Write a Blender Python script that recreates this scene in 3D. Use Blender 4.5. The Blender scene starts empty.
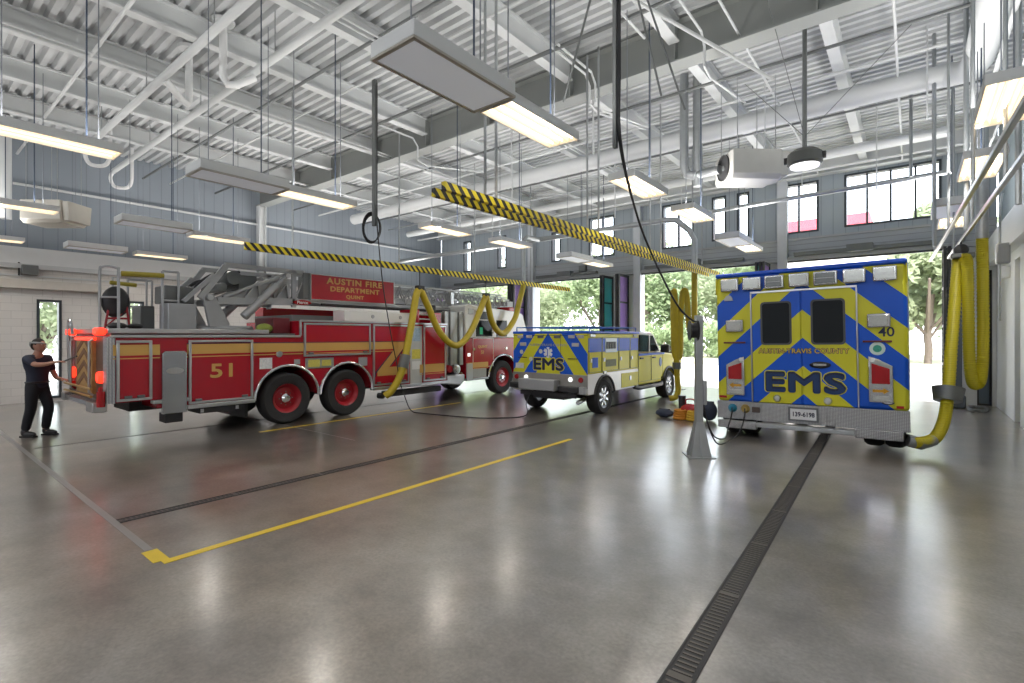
import bpy, bmesh, math, random
from math import sin, cos, pi, radians, sqrt
from mathutils import Vector, Matrix
random.seed(7)
scn = bpy.context.scene
COL = scn.collection

# ------------------------------------------------------------------ materials
MATS = {}
def nt(name):
    m = bpy.data.materials.new(name); m.use_nodes = True
    n = m.node_tree.nodes; l = m.node_tree.links
    return m, n, l, n['Principled BSDF']
def mat(name, col, rough=.5, metal=0.0, var=.08, scale=6.0, emit=None, es=0, bump=0, coat=0, trans=0, spec=None):
    if name in MATS: return MATS[name]
    m, n, l, b = nt(name)
    c = (*col, 1)
    b.inputs['Base Color'].default_value = c
    b.inputs['Roughness'].default_value = rough
    b.inputs['Metallic'].default_value = metal
    if coat: b.inputs['Coat Weight'].default_value = coat; b.inputs['Coat Roughness'].default_value = .06
    if trans: b.inputs['Transmission Weight'].default_value = trans
    if spec is not None: b.inputs['Specular IOR Level'].default_value = spec
    if emit: b.inputs['Emission Color'].default_value = (*emit, 1); b.inputs['Emission Strength'].default_value = es
    if var or bump:
        tc = n.new('ShaderNodeTexCoord'); nz = n.new('ShaderNodeTexNoise')
        nz.inputs['Scale'].default_value = scale; nz.inputs['Detail'].default_value = 4
        l.new(tc.outputs['Object'], nz.inputs['Vector'])
        if var:
            mx = n.new('ShaderNodeMix'); mx.data_type = 'RGBA'
            mx.inputs[6].default_value = tuple(max(0, q*(1-var)) for q in col)+(1,)
            mx.inputs[7].default_value = tuple(min(1, q*(1+var)) for q in col)+(1,)
            l.new(nz.outputs['Fac'], mx.inputs[0]); l.new(mx.outputs[2], b.inputs['Base Color'])
        if bump:
            bp = n.new('ShaderNodeBump'); bp.inputs['Strength'].default_value = bump; bp.inputs['Distance'].default_value = .01
            l.new(nz.outputs['Fac'], bp.inputs['Height']); l.new(bp.outputs['Normal'], b.inputs['Normal'])
    MATS[name] = m
    return m
def mth(n, l, op, a, b=None, c=None):
    q = n.new('ShaderNodeMath'); q.operation = op
    for i, v in enumerate((a, b, c)):
        if v is None: continue
        if isinstance(v, (int, float)): q.inputs[i].default_value = v
        else: l.new(v, q.inputs[i])
    return q.outputs[0]
def sep(n, l):
    tc = n.new('ShaderNodeTexCoord'); s = n.new('ShaderNodeSeparateXYZ')
    l.new(tc.outputs['Object'], s.inputs[0]); return s.outputs
def two(n, l, b, fac, c1, c2):
    mx = n.new('ShaderNodeMix'); mx.data_type = 'RGBA'
    mx.inputs[6].default_value = (*c1, 1); mx.inputs[7].default_value = (*c2, 1)
    l.new(fac, mx.inputs[0]); l.new(mx.outputs[2], b.inputs['Base Color'])
def chevron(name, c1, c2, s, z0, w):
    m, n, l, b = nt(name); o = sep(n, l)
    v = mth(n, l, 'ADD', o[2], mth(n, l, 'MULTIPLY', mth(n, l, 'ABSOLUTE', o[0]), s))
    f = mth(n, l, 'FRACT', mth(n, l, 'DIVIDE', mth(n, l, 'SUBTRACT', v, z0), 2*w))
    two(n, l, b, mth(n, l, 'GREATER_THAN', f, .5), c1, c2)
    b.inputs['Roughness'].default_value = .35; b.inputs['Specular IOR Level'].default_value = .3
    return m
def hazard(name, p):
    m, n, l, b = nt(name); o = sep(n, l)
    v = mth(n, l, 'ADD', mth(n, l, 'ADD', o[1], mth(n, l, 'MULTIPLY', o[2], .9)), mth(n, l, 'MULTIPLY', o[0], .6))
    f = mth(n, l, 'FRACT', mth(n, l, 'DIVIDE', v, p))
    two(n, l, b, mth(n, l, 'GREATER_THAN', f, .52), (.9, .72, .03), (.02, .02, .02))
    b.inputs['Roughness'].default_value = .5
    return m
def ribbed(name, col, axis, p, depth=.6, rough=.5, dark=.75, metal=0):
    """fine parallel ribs along the other axis: colour lines plus bump"""
    m, n, l, b = nt(name); o = sep(n, l)
    f = mth(n, l, 'FRACT', mth(n, l, 'DIVIDE', o[axis], p))
    g = mth(n, l, 'LESS_THAN', f, .08)
    two(n, l, b, g, col, tuple(c*dark for c in col))
    bp = n.new('ShaderNodeBump'); bp.inputs['Strength'].default_value = depth; bp.inputs['Distance'].default_value = .01
    l.new(mth(n, l, 'SUBTRACT', 1, g), bp.inputs['Height']); l.new(bp.outputs['Normal'], b.inputs['Normal'])
    b.inputs['Roughness'].default_value = rough; b.inputs['Metallic'].default_value = metal
    return m
def diamond(name):
    m, n, l, b = nt(name); o = sep(n, l)
    a = mth(n, l, 'SINE', mth(n, l, 'MULTIPLY', mth(n, l, 'ADD', o[0], o[2]), 150))
    c = mth(n, l, 'SINE', mth(n, l, 'MULTIPLY', mth(n, l, 'SUBTRACT', mth(n, l, 'ADD', o[0], o[1]), o[2]), 150))
    h = mth(n, l, 'MULTIPLY', a, c)
    two(n, l, b, mth(n, l, 'GREATER_THAN', h, .2), (.30, .31, .33), (.58, .59, .61))
    bp = n.new('ShaderNodeBump'); bp.inputs['Strength'].default_value = .5; bp.inputs['Distance'].default_value = .01
    l.new(h, bp.inputs['Height']); l.new(bp.outputs['Normal'], b.inputs['Normal'])
    b.inputs['Metallic'].default_value = .75; b.inputs['Roughness'].default_value = .38
    return m
def block_mat(name, col):
    m, n, l, b = nt(name)
    tc = n.new('ShaderNodeTexCoord'); mp = n.new('ShaderNodeMapping'); mp.inputs['Rotation'].default_value = (radians(90), 0, radians(90))
    br = n.new('ShaderNodeTexBrick'); br.inputs['Scale'].default_value = 1; br.inputs['Brick Width'].default_value = .4
    br.inputs['Row Height'].default_value = .2; br.inputs['Mortar Size'].default_value = .006
    br.inputs['Color1'].default_value = (*col, 1); br.inputs['Color2'].default_value = tuple(c*.96 for c in col)+(1,)
    br.inputs['Mortar'].default_value = tuple(c*.8 for c in col)+(1,)
    s = n.new('ShaderNodeSeparateXYZ'); cb = n.new('ShaderNodeCombineXYZ')
    l.new(tc.outputs['Object'], s.inputs[0])
    l.new(mth(n, l, 'ADD', s.outputs[0], s.outputs[1]), cb.inputs[0]); l.new(s.outputs[2], cb.inputs[1])
    l.new(cb.outputs[0], br.inputs['Vector']); l.new(br.outputs['Color'], b.inputs['Base Color'])
    b.inputs['Roughness'].default_value = .6
    return m
def floor_mat():
    m, n, l, b = nt('polished_concrete')
    tc = n.new('ShaderNodeTexCoord')
    def noise(s, d, r=.6):
        q = n.new('ShaderNodeTexNoise'); q.inputs['Scale'].default_value = s; q.inputs['Detail'].default_value = d
        q.inputs['Roughness'].default_value = r; l.new(tc.outputs['Object'], q.inputs['Vector']); return q
    big, mid, fine = noise(.22, 4), noise(1.3, 9, .66), noise(38, 4)
    r1 = n.new('ShaderNodeValToRGB'); e = r1.color_ramp.elements
    e[0].position, e[0].color = .34, (.105, .091, .077, 1); e[1].position, e[1].color = .66, (.252, .240, .224, 1)
    l.new(mid.outputs['Fac'], r1.inputs[0])
    r2 = n.new('ShaderNodeValToRGB'); e = r2.color_ramp.elements
    e[0].position, e[0].color = .35, (.78, .84, .92, 1); e[1].position, e[1].color = .65, (1.12, 1.0, .86, 1)
    l.new(big.outputs['Fac'], r2.inputs[0])
    mx = n.new('ShaderNodeMix'); mx.data_type = 'RGBA'; mx.blend_type = 'MULTIPLY'; mx.inputs[0].default_value = 1
    l.new(r1.outputs[0], mx.inputs[6]); l.new(r2.outputs[0], mx.inputs[7])
    m2 = n.new('ShaderNodeMix'); m2.data_type = 'RGBA'; m2.blend_type = 'OVERLAY'; m2.inputs[0].default_value = .5
    l.new(mx.outputs[2], m2.inputs[6]); l.new(fine.outputs['Fac'], m2.inputs[7])
    l.new(m2.outputs[2], b.inputs['Base Color'])
    rr = n.new('ShaderNodeMapRange'); rr.inputs['From Min'].default_value = .3; rr.inputs['From Max'].default_value = .7
    rr.inputs['To Min'].default_value = .29; rr.inputs['To Max'].default_value = .40
    l.new(mid.outputs['Fac'], rr.inputs['Value']); l.new(rr.outputs[0], b.inputs['Roughness'])
    b.inputs['Specular IOR Level'].default_value = .9; b.inputs['Coat Weight'].default_value = 1; b.inputs['Coat IOR'].default_value = 1.65; b.inputs['Coat Roughness'].default_value = .2
    return m

WHITE = mat('white_paint', (.78, .79, .79), .5, var=.03)
CEILW = mat('white_steel_paint', (.62, .64, .645), .45, var=.04, scale=3)
DECKM = mat('deck_paint', (.55, .565, .575), .5, var=.04)
GIRD = mat('girder_paint', (.27, .285, .275), .5, var=.06, scale=1.5)
GALV = mat('galvanised', (.42, .44, .45), .38, .8, var=.15, scale=9)
STEEL = mat('brushed_steel', (.56, .57, .58), .28, .9, var=.06)
CHROME = mat('chrome', (.72, .73, .75), .12, 1, var=.03)
ALU = mat('painted_aluminium', (.38, .39, .40), .42, .35, var=.08)
DALU = mat('dark_aluminium', (.17, .18, .18), .45, .4, var=.1)
BLACK = mat('black_plastic', (.018, .018, .02), .45, var=.1)
RUBBER = mat('tyre_rubber', (.022, .022, .023), .75, var=.2, scale=20, bump=.1)
DARK = mat('dark_chassis', (.03, .03, .032), .6, var=.2)
RED = mat('fire_red', (.42, .008, .022), .25, var=.05, scale=1, coat=.25)
DRED = mat('rim_red', (.36, .01, .02), .35, var=.05)
GOLD = mat('gold_leaf', (.66, .39, .11), .35, .15, var=.05)
CABW = mat('cab_white', (.80, .80, .78), .25, var=.02, coat=.5)
YEL = mat('lime_yellow', (.66, .60, .025), .35, var=.03, coat=.08, spec=.3)
BLUE = mat('safety_blue', (.010, .09, .62), .35, var=.04, coat=.08, spec=.3)
NAVY = mat('navy_letter', (.006, .012, .05), .4, var=0)
HOSEY = ribbed('hose_yellow', (.58, .50, .02), 2, .035, .7, .45, .6)
HOSEF = mat('hose_smooth_yellow', (.50, .38, .02), .42, var=.12, scale=12)
GLASSD = mat('tinted_glass', (.022, .026, .03), .12, var=0, spec=.2)
LENSG = mat('clear_lens', (.55, .57, .55), .18, .3, var=.15, scale=40)
LENSD = mat('dark_lens', (.16, .17, .17), .2, .3, var=.2, scale=40)
LENSR = mat('red_lens', (.38, .015, .02), .18, var=.1)
LITR = mat('lit_red_lens', (.6, .02, .02), .3, var=0, emit=(1, .04, .015), es=1.8)
DIAM = diamond('diamond_plate')
COVER = mat('polished_cover', (.42, .44, .47), .22, .95, var=.08, scale=2)
HAZ = hazard('hazard_tape', .155)
HAZF = hazard('hazard_tape_wide', .3)
WPANEL = ribbed('wall_panel_vertical', (.27, .305, .345), 1, .3, .5, .5, .8)
WPANELX = ribbed('wall_panel_back', (.35, .40, .445), 0, .3, .5, .5, .8)
HEADM = ribbed('header_siding', (.42, .45, .48), 2, .16, .7, .5, .6)
CMU = block_mat('white_block', (.70, .68, .65))
WARM = mat('reflector_glow', (.85, .80, .70), .4, var=0, emit=(1, .70, .40), es=.55)  # reflector emits by itself, standing for tube light thrown on it
TUBE = mat('lamp_tube_lit', (1, .95, .85), .4, var=0, emit=(1, .86, .66), es=2.6)
DIFF = mat('diffuser_glow', (.80, .82, .86), .5, var=.02, emit=(.85, .9, 1), es=.12)  # unlit panel face given a faint glow of its own
LITW = mat('lit_white', (.9, .9, .9), .5, var=0, emit=(1, 1, 1), es=.75)

# ------------------------------------------------------------------ mesh builder
class M:
    def __init__(s): s.v = []; s.f = []; s.mi = []; s.cur = 0
    def add(s, vs, fs):
        o = len(s.v); s.v += [tuple(q) for q in vs]
        for f in fs: s.f.append(tuple(o+i for i in f)); s.mi.append(s.cur)
        return s
    def m(s, i): s.cur = i; return s
    def box(s, x0, x1, y0, y1, z0, z1):
        return s.add([(x0,y0,z0),(x1,y0,z0),(x1,y1,z0),(x0,y1,z0),(x0,y0,z1),(x1,y0,z1),(x1,y1,z1),(x0,y1,z1)],
                     [(0,3,2,1),(4,5,6,7),(0,1,5,4),(1,2,6,5),(2,3,7,6),(3,0,4,7)])
    def prism(s, pts, ax, a, b):
        n = len(pts)
        def P(p, h): return (h,p[0],p[1]) if ax == 'x' else ((p[0],h,p[1]) if ax == 'y' else (p[0],p[1],h))
        vs = [P(p, a) for p in pts]+[P(p, b) for p in pts]
        return s.add(vs, [tuple(range(n)), tuple(range(2*n-1, n-1, -1))]+[(i, (i+1) % n, n+(i+1) % n, n+i) for i in range(n)])
    def frame(s, ax, a, b, u0, u1, v0, v1, w):
        for (p, q, r, t) in ((u0, u1, v0, v0+w), (u0, u1, v1-w, v1), (u0, u0+w, v0+w, v1-w), (u1-w, u1, v0+w, v1-w)):
            if ax == 'x': s.box(a, b, p, q, r, t)
            elif ax == 'y': s.box(p, q, a, b, r, t)
            else: s.box(p, q, r, t, a, b)
        return s
    def cyl(s, p, q, r, n=12, r2=None):
        p, q = Vector(p), Vector(q); d = (q-p).normalized(); r2 = r if r2 is None else r2
        u = d.orthogonal().normalized(); w = d.cross(u)
        vs = [p+(u*cos(2*pi*i/n)+w*sin(2*pi*i/n))*r for i in range(n)]+[q+(u*cos(2*pi*i/n)+w*sin(2*pi*i/n))*r2 for i in range(n)]
        return s.add(vs, [tuple(range(n)), tuple(range(n, 2*n))]+[(i, (i+1) % n, n+(i+1) % n, n+i) for i in range(n)])
    def tube(s, pts, r, n=8, ripple=0):
        P = [Vector(p) for p in pts]; k = len(P); vs = []; u = None
        for i in range(k):
            d = (P[min(i+1, k-1)]-P[max(i-1, 0)]).normalized()
            u = d.orthogonal().normalized() if u is None else (u-d*u.dot(d)).normalized()
            w = d.cross(u); rr = r*(1+ripple*(1 if i % 2 else -1))
            vs += [P[i]+(u*cos(2*pi*j/n)+w*sin(2*pi*j/n))*rr for j in range(n)]
        fs = [(i*n+j, i*n+(j+1) % n, (i+1)*n+(j+1) % n, (i+1)*n+j) for i in range(k-1) for j in range(n)]
        return s.add(vs, fs+[tuple(range(n)), tuple(range((k-1)*n, k*n))])
    def lathe(s, prof, c, ax='z', n=24):
        """prof: (radius, height) pairs along the axis from c"""
        vs = []
        for r, h in prof:
            for j in range(n):
                a, b = r*cos(2*pi*j/n), r*sin(2*pi*j/n)
                vs.append({'z': (c[0]+a, c[1]+b, c[2]+h), 'x': (c[0]+h, c[1]+a, c[2]+b), 'y': (c[0]+a, c[1]+h, c[2]+b)}[ax])
        k = len(prof)
        return s.add(vs, [(i*n+j, i*n+(j+1) % n, (i+1)*n+(j+1) % n, (i+1)*n+j) for i in range(k-1) for j in range(n)]+[tuple(range(n)), tuple(range((k-1)*n, k*n))])
    def ell(s, c, r, n=16, k=10):
        vs = [(c[0], c[1], c[2]+r[2])]
        for i in range(1, k):
            t = pi*i/k
            vs += [(c[0]+r[0]*sin(t)*cos(2*pi*j/n), c[1]+r[1]*sin(t)*sin(2*pi*j/n), c[2]+r[2]*cos(t)) for j in range(n)]
        vs.append((c[0], c[1], c[2]-r[2])); e = len(vs)-1
        fs = [(0, 1+j, 1+(j+1) % n) for j in range(n)]+[(e, 1+(k-2)*n+(j+1) % n, 1+(k-2)*n+j) for j in range(n)]
        fs += [(1+i*n+j, 1+(i+1)*n+j, 1+(i+1)*n+(j+1) % n, 1+i*n+(j+1) % n) for i in range(k-2) for j in range(n)]
        return s.add(vs, fs)
    def build(s, name, mats, parent=None, bevel=0, label=None, recalc=True, ang=35):
        me = bpy.data.meshes.new(name); me.from_pydata(s.v, [], s.f)
        if not isinstance(mats, (list, tuple)): mats = [mats]
        for q in mats: me.materials.append(q)
        me.polygons.foreach_set('material_index', s.mi)
        if recalc:
            bm = bmesh.new(); bm.from_mesh(me); bmesh.ops.recalc_face_normals(bm, faces=bm.faces); bm.to_mesh(me); bm.free()
        me.polygons.foreach_set('use_smooth', [True]*len(me.polygons)); me.set_sharp_from_angle(angle=radians(ang))
        o = bpy.data.objects.new(name, me); COL.objects.link(o)
        if parent: o.parent = parent
        if bevel:
            b = o.modifiers.new('bevel', 'BEVEL'); b.width = bevel; b.segments = 2; b.limit_method = 'ANGLE'; b.angle_limit = radians(40)
        if label: o['label'] = label
        return o
def parts(g, name, mats, parent, bevel=0, label=None):
    """one object per connected piece of g"""
    up = list(range(len(g.v)))
    def find(i):
        while up[i] != i: up[i] = up[up[i]]; i = up[i]
        return i
    for f in g.f:
        for i in f[1:]: up[find(i)] = find(f[0])
    by = {}
    for f, mi in zip(g.f, g.mi): by.setdefault(find(f[0]), []).append((f, mi))
    for fs in by.values():
        ids = sorted({i for f, _ in fs for i in f}); mp = {i: k for k, i in enumerate(ids)}
        h = M(); h.v = [g.v[i] for i in ids]; h.f = [tuple(mp[i] for i in f) for f, _ in fs]; h.mi = [mi for _, mi in fs]
        h.build(name, mats, parent, bevel, label)
def tag(o, label, cat, group=None, kind=None):
    o['label'] = label; o['category'] = cat
    if group: o['group'] = group
    if kind: o['kind'] = kind
    return o
def thing(name, label, cat, loc=(0, 0, 0), group=None, rot=(0, 0, 0)):
    o = bpy.data.objects.new(name, None); COL.objects.link(o); o.location = loc; o.rotation_euler = rot
    o.empty_display_size = .2
    return tag(o, label, cat, group)
def struct(o): o['kind'] = 'structure'; return o
def dup(root, loc, label=None, group=None, rot=None):
    def cp(o, par):
        c = o.copy(); COL.objects.link(c)
        if par: c.parent = par
        for ch in list(o.children): cp(ch, c)
        return c
    r = cp(root, None); r.location = loc
    if rot: r.rotation_euler = rot
    if label: r['label'] = label
    if group: r['group'] = group
    return r
def smooth(pts, k=8):
    """Catmull-Rom through the points"""
    P = [Vector(p) for p in pts]; P = [2*P[0]-P[1]]+P+[2*P[-1]-P[-2]]; out = []
    for i in range(1, len(P)-2):
        a, b, c, d = P[i-1:i+3]
        for j in range(k):
            t = j/k
            out.append(.5*((2*b)+(c-a)*t+(2*a-5*b+4*c-d)*t*t+(3*b-a-3*c+d)*t**3))
    out.append(P[-2]); return out
def arc(cy, cz, r, a0, a1, n=14):
    return [(cy+r*cos(radians(a0+(a1-a0)*i/n)), cz+r*sin(radians(a0+(a1-a0)*i/n))) for i in range(n+1)]
def text(body, size, m, loc, rot, parent, sx=1, off=0, name='lettering', ext=.0015, sp=1, spread=0):
    cu = bpy.data.curves.new(name, 'FONT'); cu.body = body; cu.size = size; cu.align_x = 'CENTER'; cu.align_y = 'CENTER'
    cu.extrude = ext; cu.offset = off; cu.space_character = sp; cu.resolution_u = 3
    t = bpy.data.objects.new(name, cu); COL.objects.link(t)
    bpy.context.view_layer.update()
    me = bpy.data.meshes.new_from_object(t.evaluated_get(bpy.context.evaluated_depsgraph_get()))
    bpy.data.objects.remove(t)
    for v in me.vertices: v.co.x *= sx
    if spread:
        vs = [tuple(v.co) for v in me.vertices]; fs = [tuple(p.vertices) for p in me.polygons]; n = len(vs)
        sh = [(spread*cos(k*pi/6), spread*sin(k*pi/6)) for k in range(12)]+[(0, 0)]
        me = bpy.data.meshes.new(name); me.from_pydata([(x+a, y+b, z+.00012*k) for k, (a, b) in enumerate(sh) for x, y, z in vs], [], [tuple(i+k*n for i in f) for k in range(len(sh)) for f in fs])
    me.materials.clear(); me.materials.append(m)
    o = bpy.data.objects.new(name, me); COL.objects.link(o); o.parent = parent; o.location = loc; o.rotation_euler = rot
    return o
def rrect(u0, u1, v0, v1, r, n=5):
    out = []
    for cx, cy, a in ((u1-r, v0+r, -90), (u1-r, v1-r, 0), (u0+r, v1-r, 90), (u0+r, v0+r, 180)):
        out += [(cx+r*cos(radians(a+90*i/n)), cy+r*sin(radians(a+90*i/n))) for i in range(n+1)]
    return out
RX = (radians(90), 0, 0)                # reads on a face looking to -Y
RS = (radians(90), 0, radians(90))      # reads on a face looking to +X
UPW, DNW, SKYB, SKYS, SUNW, VIEWT, LOOK, EXPO = 26, 65, 6, .5, 5.0, 'Standard', 'None', .38
# ------------------------------------------------------------------ the hall
XL, XR, YB, YF = -18.1, 1.64, 17.2, -7.0
ZC = 7.0
def wall(name, ax, a, b, u0, u1, z0, z1, holes, m):
    us = sorted({u0, u1, *[q for h in holes for q in h[:2]]}); zs = sorted({z0, z1, *[q for h in holes for q in h[2:]]})
    g = M()
    for i in range(len(us)-1):
        for j in range(len(zs)-1):
            cu, cz = (us[i]+us[i+1])/2, (zs[j]+zs[j+1])/2
            if any(h[0] < cu < h[1] and h[2] < cz < h[3] for h in holes): continue
            if ax == 'x': g.box(a, b, us[i], us[i+1], zs[j], zs[j+1])
            else: g.box(us[i], us[i+1], a, b, zs[j], zs[j+1])
    return struct(g.build(name, m))
struct(M().box(XL-.3, XR+.3, YF-.3, YB+.3, -.2, 0).build('floor', floor_mat()))
# corrugated roof deck
g = M(); p = .205; y = YF-.3
prof = []
while y < YB+.3:
    prof += [(y, ZC), (y+.085, ZC), (y+.115, ZC+.085), (y+.175, ZC+.085)]; y += p
vs = [(x, a, b) for x in (XL-.2, XR+.2) for a, b in prof]; k = len(prof)
g.add(vs, [(i, i+1, k+i+1, k+i) for i in range(k-1)])
g.box(XL-.2, XR+.2, YF-.3, YB+.3, ZC+.12, ZC+.3)
struct(g.build('ceiling', DECKM, ang=20))
# left wall
lw = [(2.58, 3.08, .08, 2.72), (4.55, 4.95, .08, 2.78)]
wall('wall_left', 'x', XL-.3, XL, YF, YB, 0, 4.05, lw, CMU)
struct(M().box(XL-.3, XL-.03, YF, YB, 4.05, ZC+.1).build('wall_left_upper', WPANEL))
cw = [(-1.52, .60, 4.86, 6.36), (-3.2, -2.15, 4.84, 6.34), (-5.2, -4.75, 4.88, 6.34), (-4.42, -4.05, 4.88, 6.34), (-6.9, -5.8, 4.80, 6.34),
      (-9.85, -8.75, 4.78, 6.32), (-11.6, -11.15, 4.78, 6.0), (-14.5, -14.0, 4.75, 6.2), (-16.6, -16.1, 4.75, 6.2)]
doors = [(-3.05, .78), (-7.72, -3.85), (-12.45, -9.05), (-17.2, -13.35)]
dh = [(a, b, 0, 4.0) for a, b in doors]
wall('wall_back', 'y', YB, YB+.35, XL, XR, 0, 4.0, dh+[(1.28, 1.56, 0, 3.4)], WHITE)
wall('wall_back_upper', 'y', YB, YB+.3, XL, XR, 4.0, ZC+.1, [(a, b, max(4.7, c), d) for a, b, c, d in cw], WPANELX)
struct(M().box(XL, XR, YB-.06, YB, 4.0, 4.62).build('trim_1', HEADM))
struct(M().box(XL, XR, YB-.22, YB-.06, 4.0, 4.10).box(XL, XR, YB-.12, YB-.06, 4.62, 4.68).build('trim_2', ALU))
FRM = mat('window_frame_dark', (.035, .045, .055), .4, var=.1)
def pane_mat(name, col, a):
    m, n, l, b = nt(name)
    tr = n.new('ShaderNodeBsdfTransparent'); gl = n.new('ShaderNodeBsdfGlossy'); mx = n.new('ShaderNodeMixShader')
    tr.inputs[0].default_value = (*col, 1); gl.inputs['Roughness'].default_value = .03
    mx.inputs[0].default_value = a
    l.new(tr.outputs[0], mx.inputs[1]); l.new(gl.outputs[0], mx.inputs[2]); l.new(mx.outputs[0], n['Material Output'].inputs[0])
    return m
PANE = pane_mat('window_glass', (.97, .985, .98), .05)
wn = 0
mull = {0: 3, 1: 1, 4: 1, 5: 1}
for i, (a, b, c, d) in enumerate(cw):
    wn += 1
    w = struct(M().box(a+.05, b-.05, YB+.14, YB+.15, c+.05, d-.05).build(f'window_{wn}', PANE))
    g = M().frame('y', YB-.02, YB+.2, a, b, c, d, .055)
    for q in range(mull.get(i, 0)):
        x = a+(b-a)*(q+1)/(mull[i]+1); g.box(x-.025, x+.025, YB+.05, YB+.2, c+.055, d-.055)
    g.build('window_frame', FRM, w)
for a, b, c, d in lw:
    wn += 1
    w = struct(M().box(XL-.15, XL-.14, a+.05, b-.05, c+.05, d-.05).build(f'window_{wn}', PANE))
    M().frame('x', XL-.2, XL+.03, a, b, c, d, .06).build('window_frame', FRM, w)
# left wall ledges and rails
struct(M().box(XL, XL+.10, YF, YB, 3.62, 4.05).build('trim_3', WHITE))
struct(M().box(XL, XL+.14, YF, 7.6, 3.50, 3.62).box(XL, XL+.05, YF, 16, 3.30, 3.34).build('trim_4', CEILW))
struct(M().box(XL, XL+.22, YF, 3.9, 2.98, 3.2).build('trim_5', mat('ledge_cream', (.58, .55, .5), .5)))
struct(M().tube([(XL+.12, YF, 5.66), (XL+.12, YB, 5.66)], .035).build('trim_6', CEILW))
# right wall
rh = [(13.75, 14.45, 0, 3.3), (11.2, 12.2, 0, 3.3), (8.4, 9.4, 0, 3.3)]
wall('wall_right', 'x', XR, XR+.3, YF, YB, 0, 3.5, rh, WHITE)
struct(M().box(XR+.03, XR+.3, YF, YB, 4.35, ZC+.1).build('wall_right_upper', ribbed('wall_panel_right', (.30, .36, .40), 1, .3, .5, .5, .8)))
struct(M().prism([(XR-.18, 3.5), (XR+.3, 3.5), (XR+.3, 4.4), (XR-.02, 4.4), (XR-.18, 4.1)], 'y', YF, YB).build('trim_7', WHITE))
dn = 0
SLATE = mat('slate_door', (.12, .16, .20), .4, var=.05)
for a, b, c, d in rh:
    dn += 1
    w = struct(M().box(XR+.18, XR+.22, a, b, c, d).build(f'door_{dn}', SLATE)); M().frame('x', XR+.12, XR+.18, a, b, c, d, .07).build('door_frame', WHITE, w)
dn += 1
w = struct(M().box(1.28, 1.56, YB+.2, YB+.24, 0, 3.4).build(f'door_{dn}', SLATE)); M().frame('y', YB+.1, YB+.2, 1.28, 1.56, 0, 3.4, .04).build('door_frame', DARK, w)
# front wall behind the viewpoint: solid, with high openings added for soft sky fill
fh = [(XL+.6, -13.4, 4.7, 6.3), (-12.6, -8.8, 4.7, 6.3), (-7.8, -4.0, 4.7, 6.3), (-3.0, XR-.6, 4.7, 6.3)]
wall('wall_front', 'y', YF-.3, YF, XL, XR, 0, ZC+.1, fh, WHITE)
# purlins, girders, columns
PX = [-1.05-2.04*i for i in range(8)]
def ibeam(g, ax, c, z0, z1, fw, tw, a, b):
    pr = [(c-fw, z0), (c+fw, z0), (c+fw, z0+.03), (c+tw, z0+.03), (c+tw, z1-.03), (c+fw, z1-.03), (c+fw, z1), (c-fw, z1), (c-fw, z1-.03), (c-tw, z1-.03), (c-tw, z0+.03), (c-fw, z0+.03)]
    return g.prism(pr, ax, a, b)
for i, x in enumerate(PX):
    for j, (a, b) in enumerate(((YF, 8.2), (8.5, YB))):
        struct(ibeam(M(), 'y', x, 6.60, ZC-.005, .09, .015, a, b).build('roof_beam', CEILW))
g = ibeam(M(), 'x', 8.37, 6.30, ZC-.005, .17, .03, XL+.1, XR)
for x in PX: g.box(x-.01, x+.01, 8.21, 8.34, 6.34, 6.96)
struct(g.build('girder_beam', GIRD))
struct(ibeam(M(), 'x', -.9, 6.30, ZC-.005, .17, .03, XL, XR).build('girder_beam', GIRD))
struct(ibeam(M(), 'x', YB-.2, 6.42, ZC-.005, .14, .03, XL, XR).build('girder_beam', CEILW))
def column(x, y, z=6.30):
    g = M().box(x-.12, x+.12, y-.12, y-.1, .02, z).box(x-.12, x+.12, y+.1, y+.12, .02, z).box(x-.01, x+.01, y-.1, y+.1, .02, z).box(x-.2, x+.2, y-.2, y+.2, 0, .02)
    return struct(g.build('column', CEILW))
column(XL+.2, 8.35); column(XR-.25, 8.35)
for x in (-3.07, -7.75, -12.5):
    struct(M().box(x-.13, x+.13, YB-.26, YB-.03, 0, 6.42).build('column', mat('column_grey', (.55, .58, .62), .5)))
# four-fold doors, leaves folded in against the jambs
def tint_mat(name, col):
    m, n, l, b = nt(name); b.inputs['Base Color'].default_value = (*col, 1); b.inputs['Roughness'].default_value = .12
    tr = n.new('ShaderNodeBsdfTranslucent'); tr.inputs[0].default_value = (*col, 1); mx = n.new('ShaderNodeMixShader'); mx.inputs[0].default_value = .6
    l.new(b.outputs[0], mx.inputs[1]); l.new(tr.outputs[0], mx.inputs[2]); l.new(mx.outputs[0], n['Material Output'].inputs[0]); return m
TEAL = tint_mat('teal_glass', (.36, .78, .78)); PURP = tint_mat('violet_glass', (.50, .34, .68)); GREYG = pane_mat('grey_glass', (.4, .48, .52), .3)
DFR = mat('door_frame_dark', (.04, .042, .045), .45, var=.1)
def leaf(w, a, b, x, y0, y1, glass):
    """one folded leaf standing square to the wall"""
    f = M().frame('x', x-.03, x+.03, y0, y1, .03, 3.95, .09)
    for z in (1.05, 2.0, 2.95): f.box(x-.03, x+.03, y0+.09, y1-.09, z-.03, z+.03)
    f = f.build('door_leaf', DFR, w)
    M().box(x-.008, x+.008, y0+.09, y1-.09, .12, 3.86).build('door_pane', glass, f)
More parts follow.
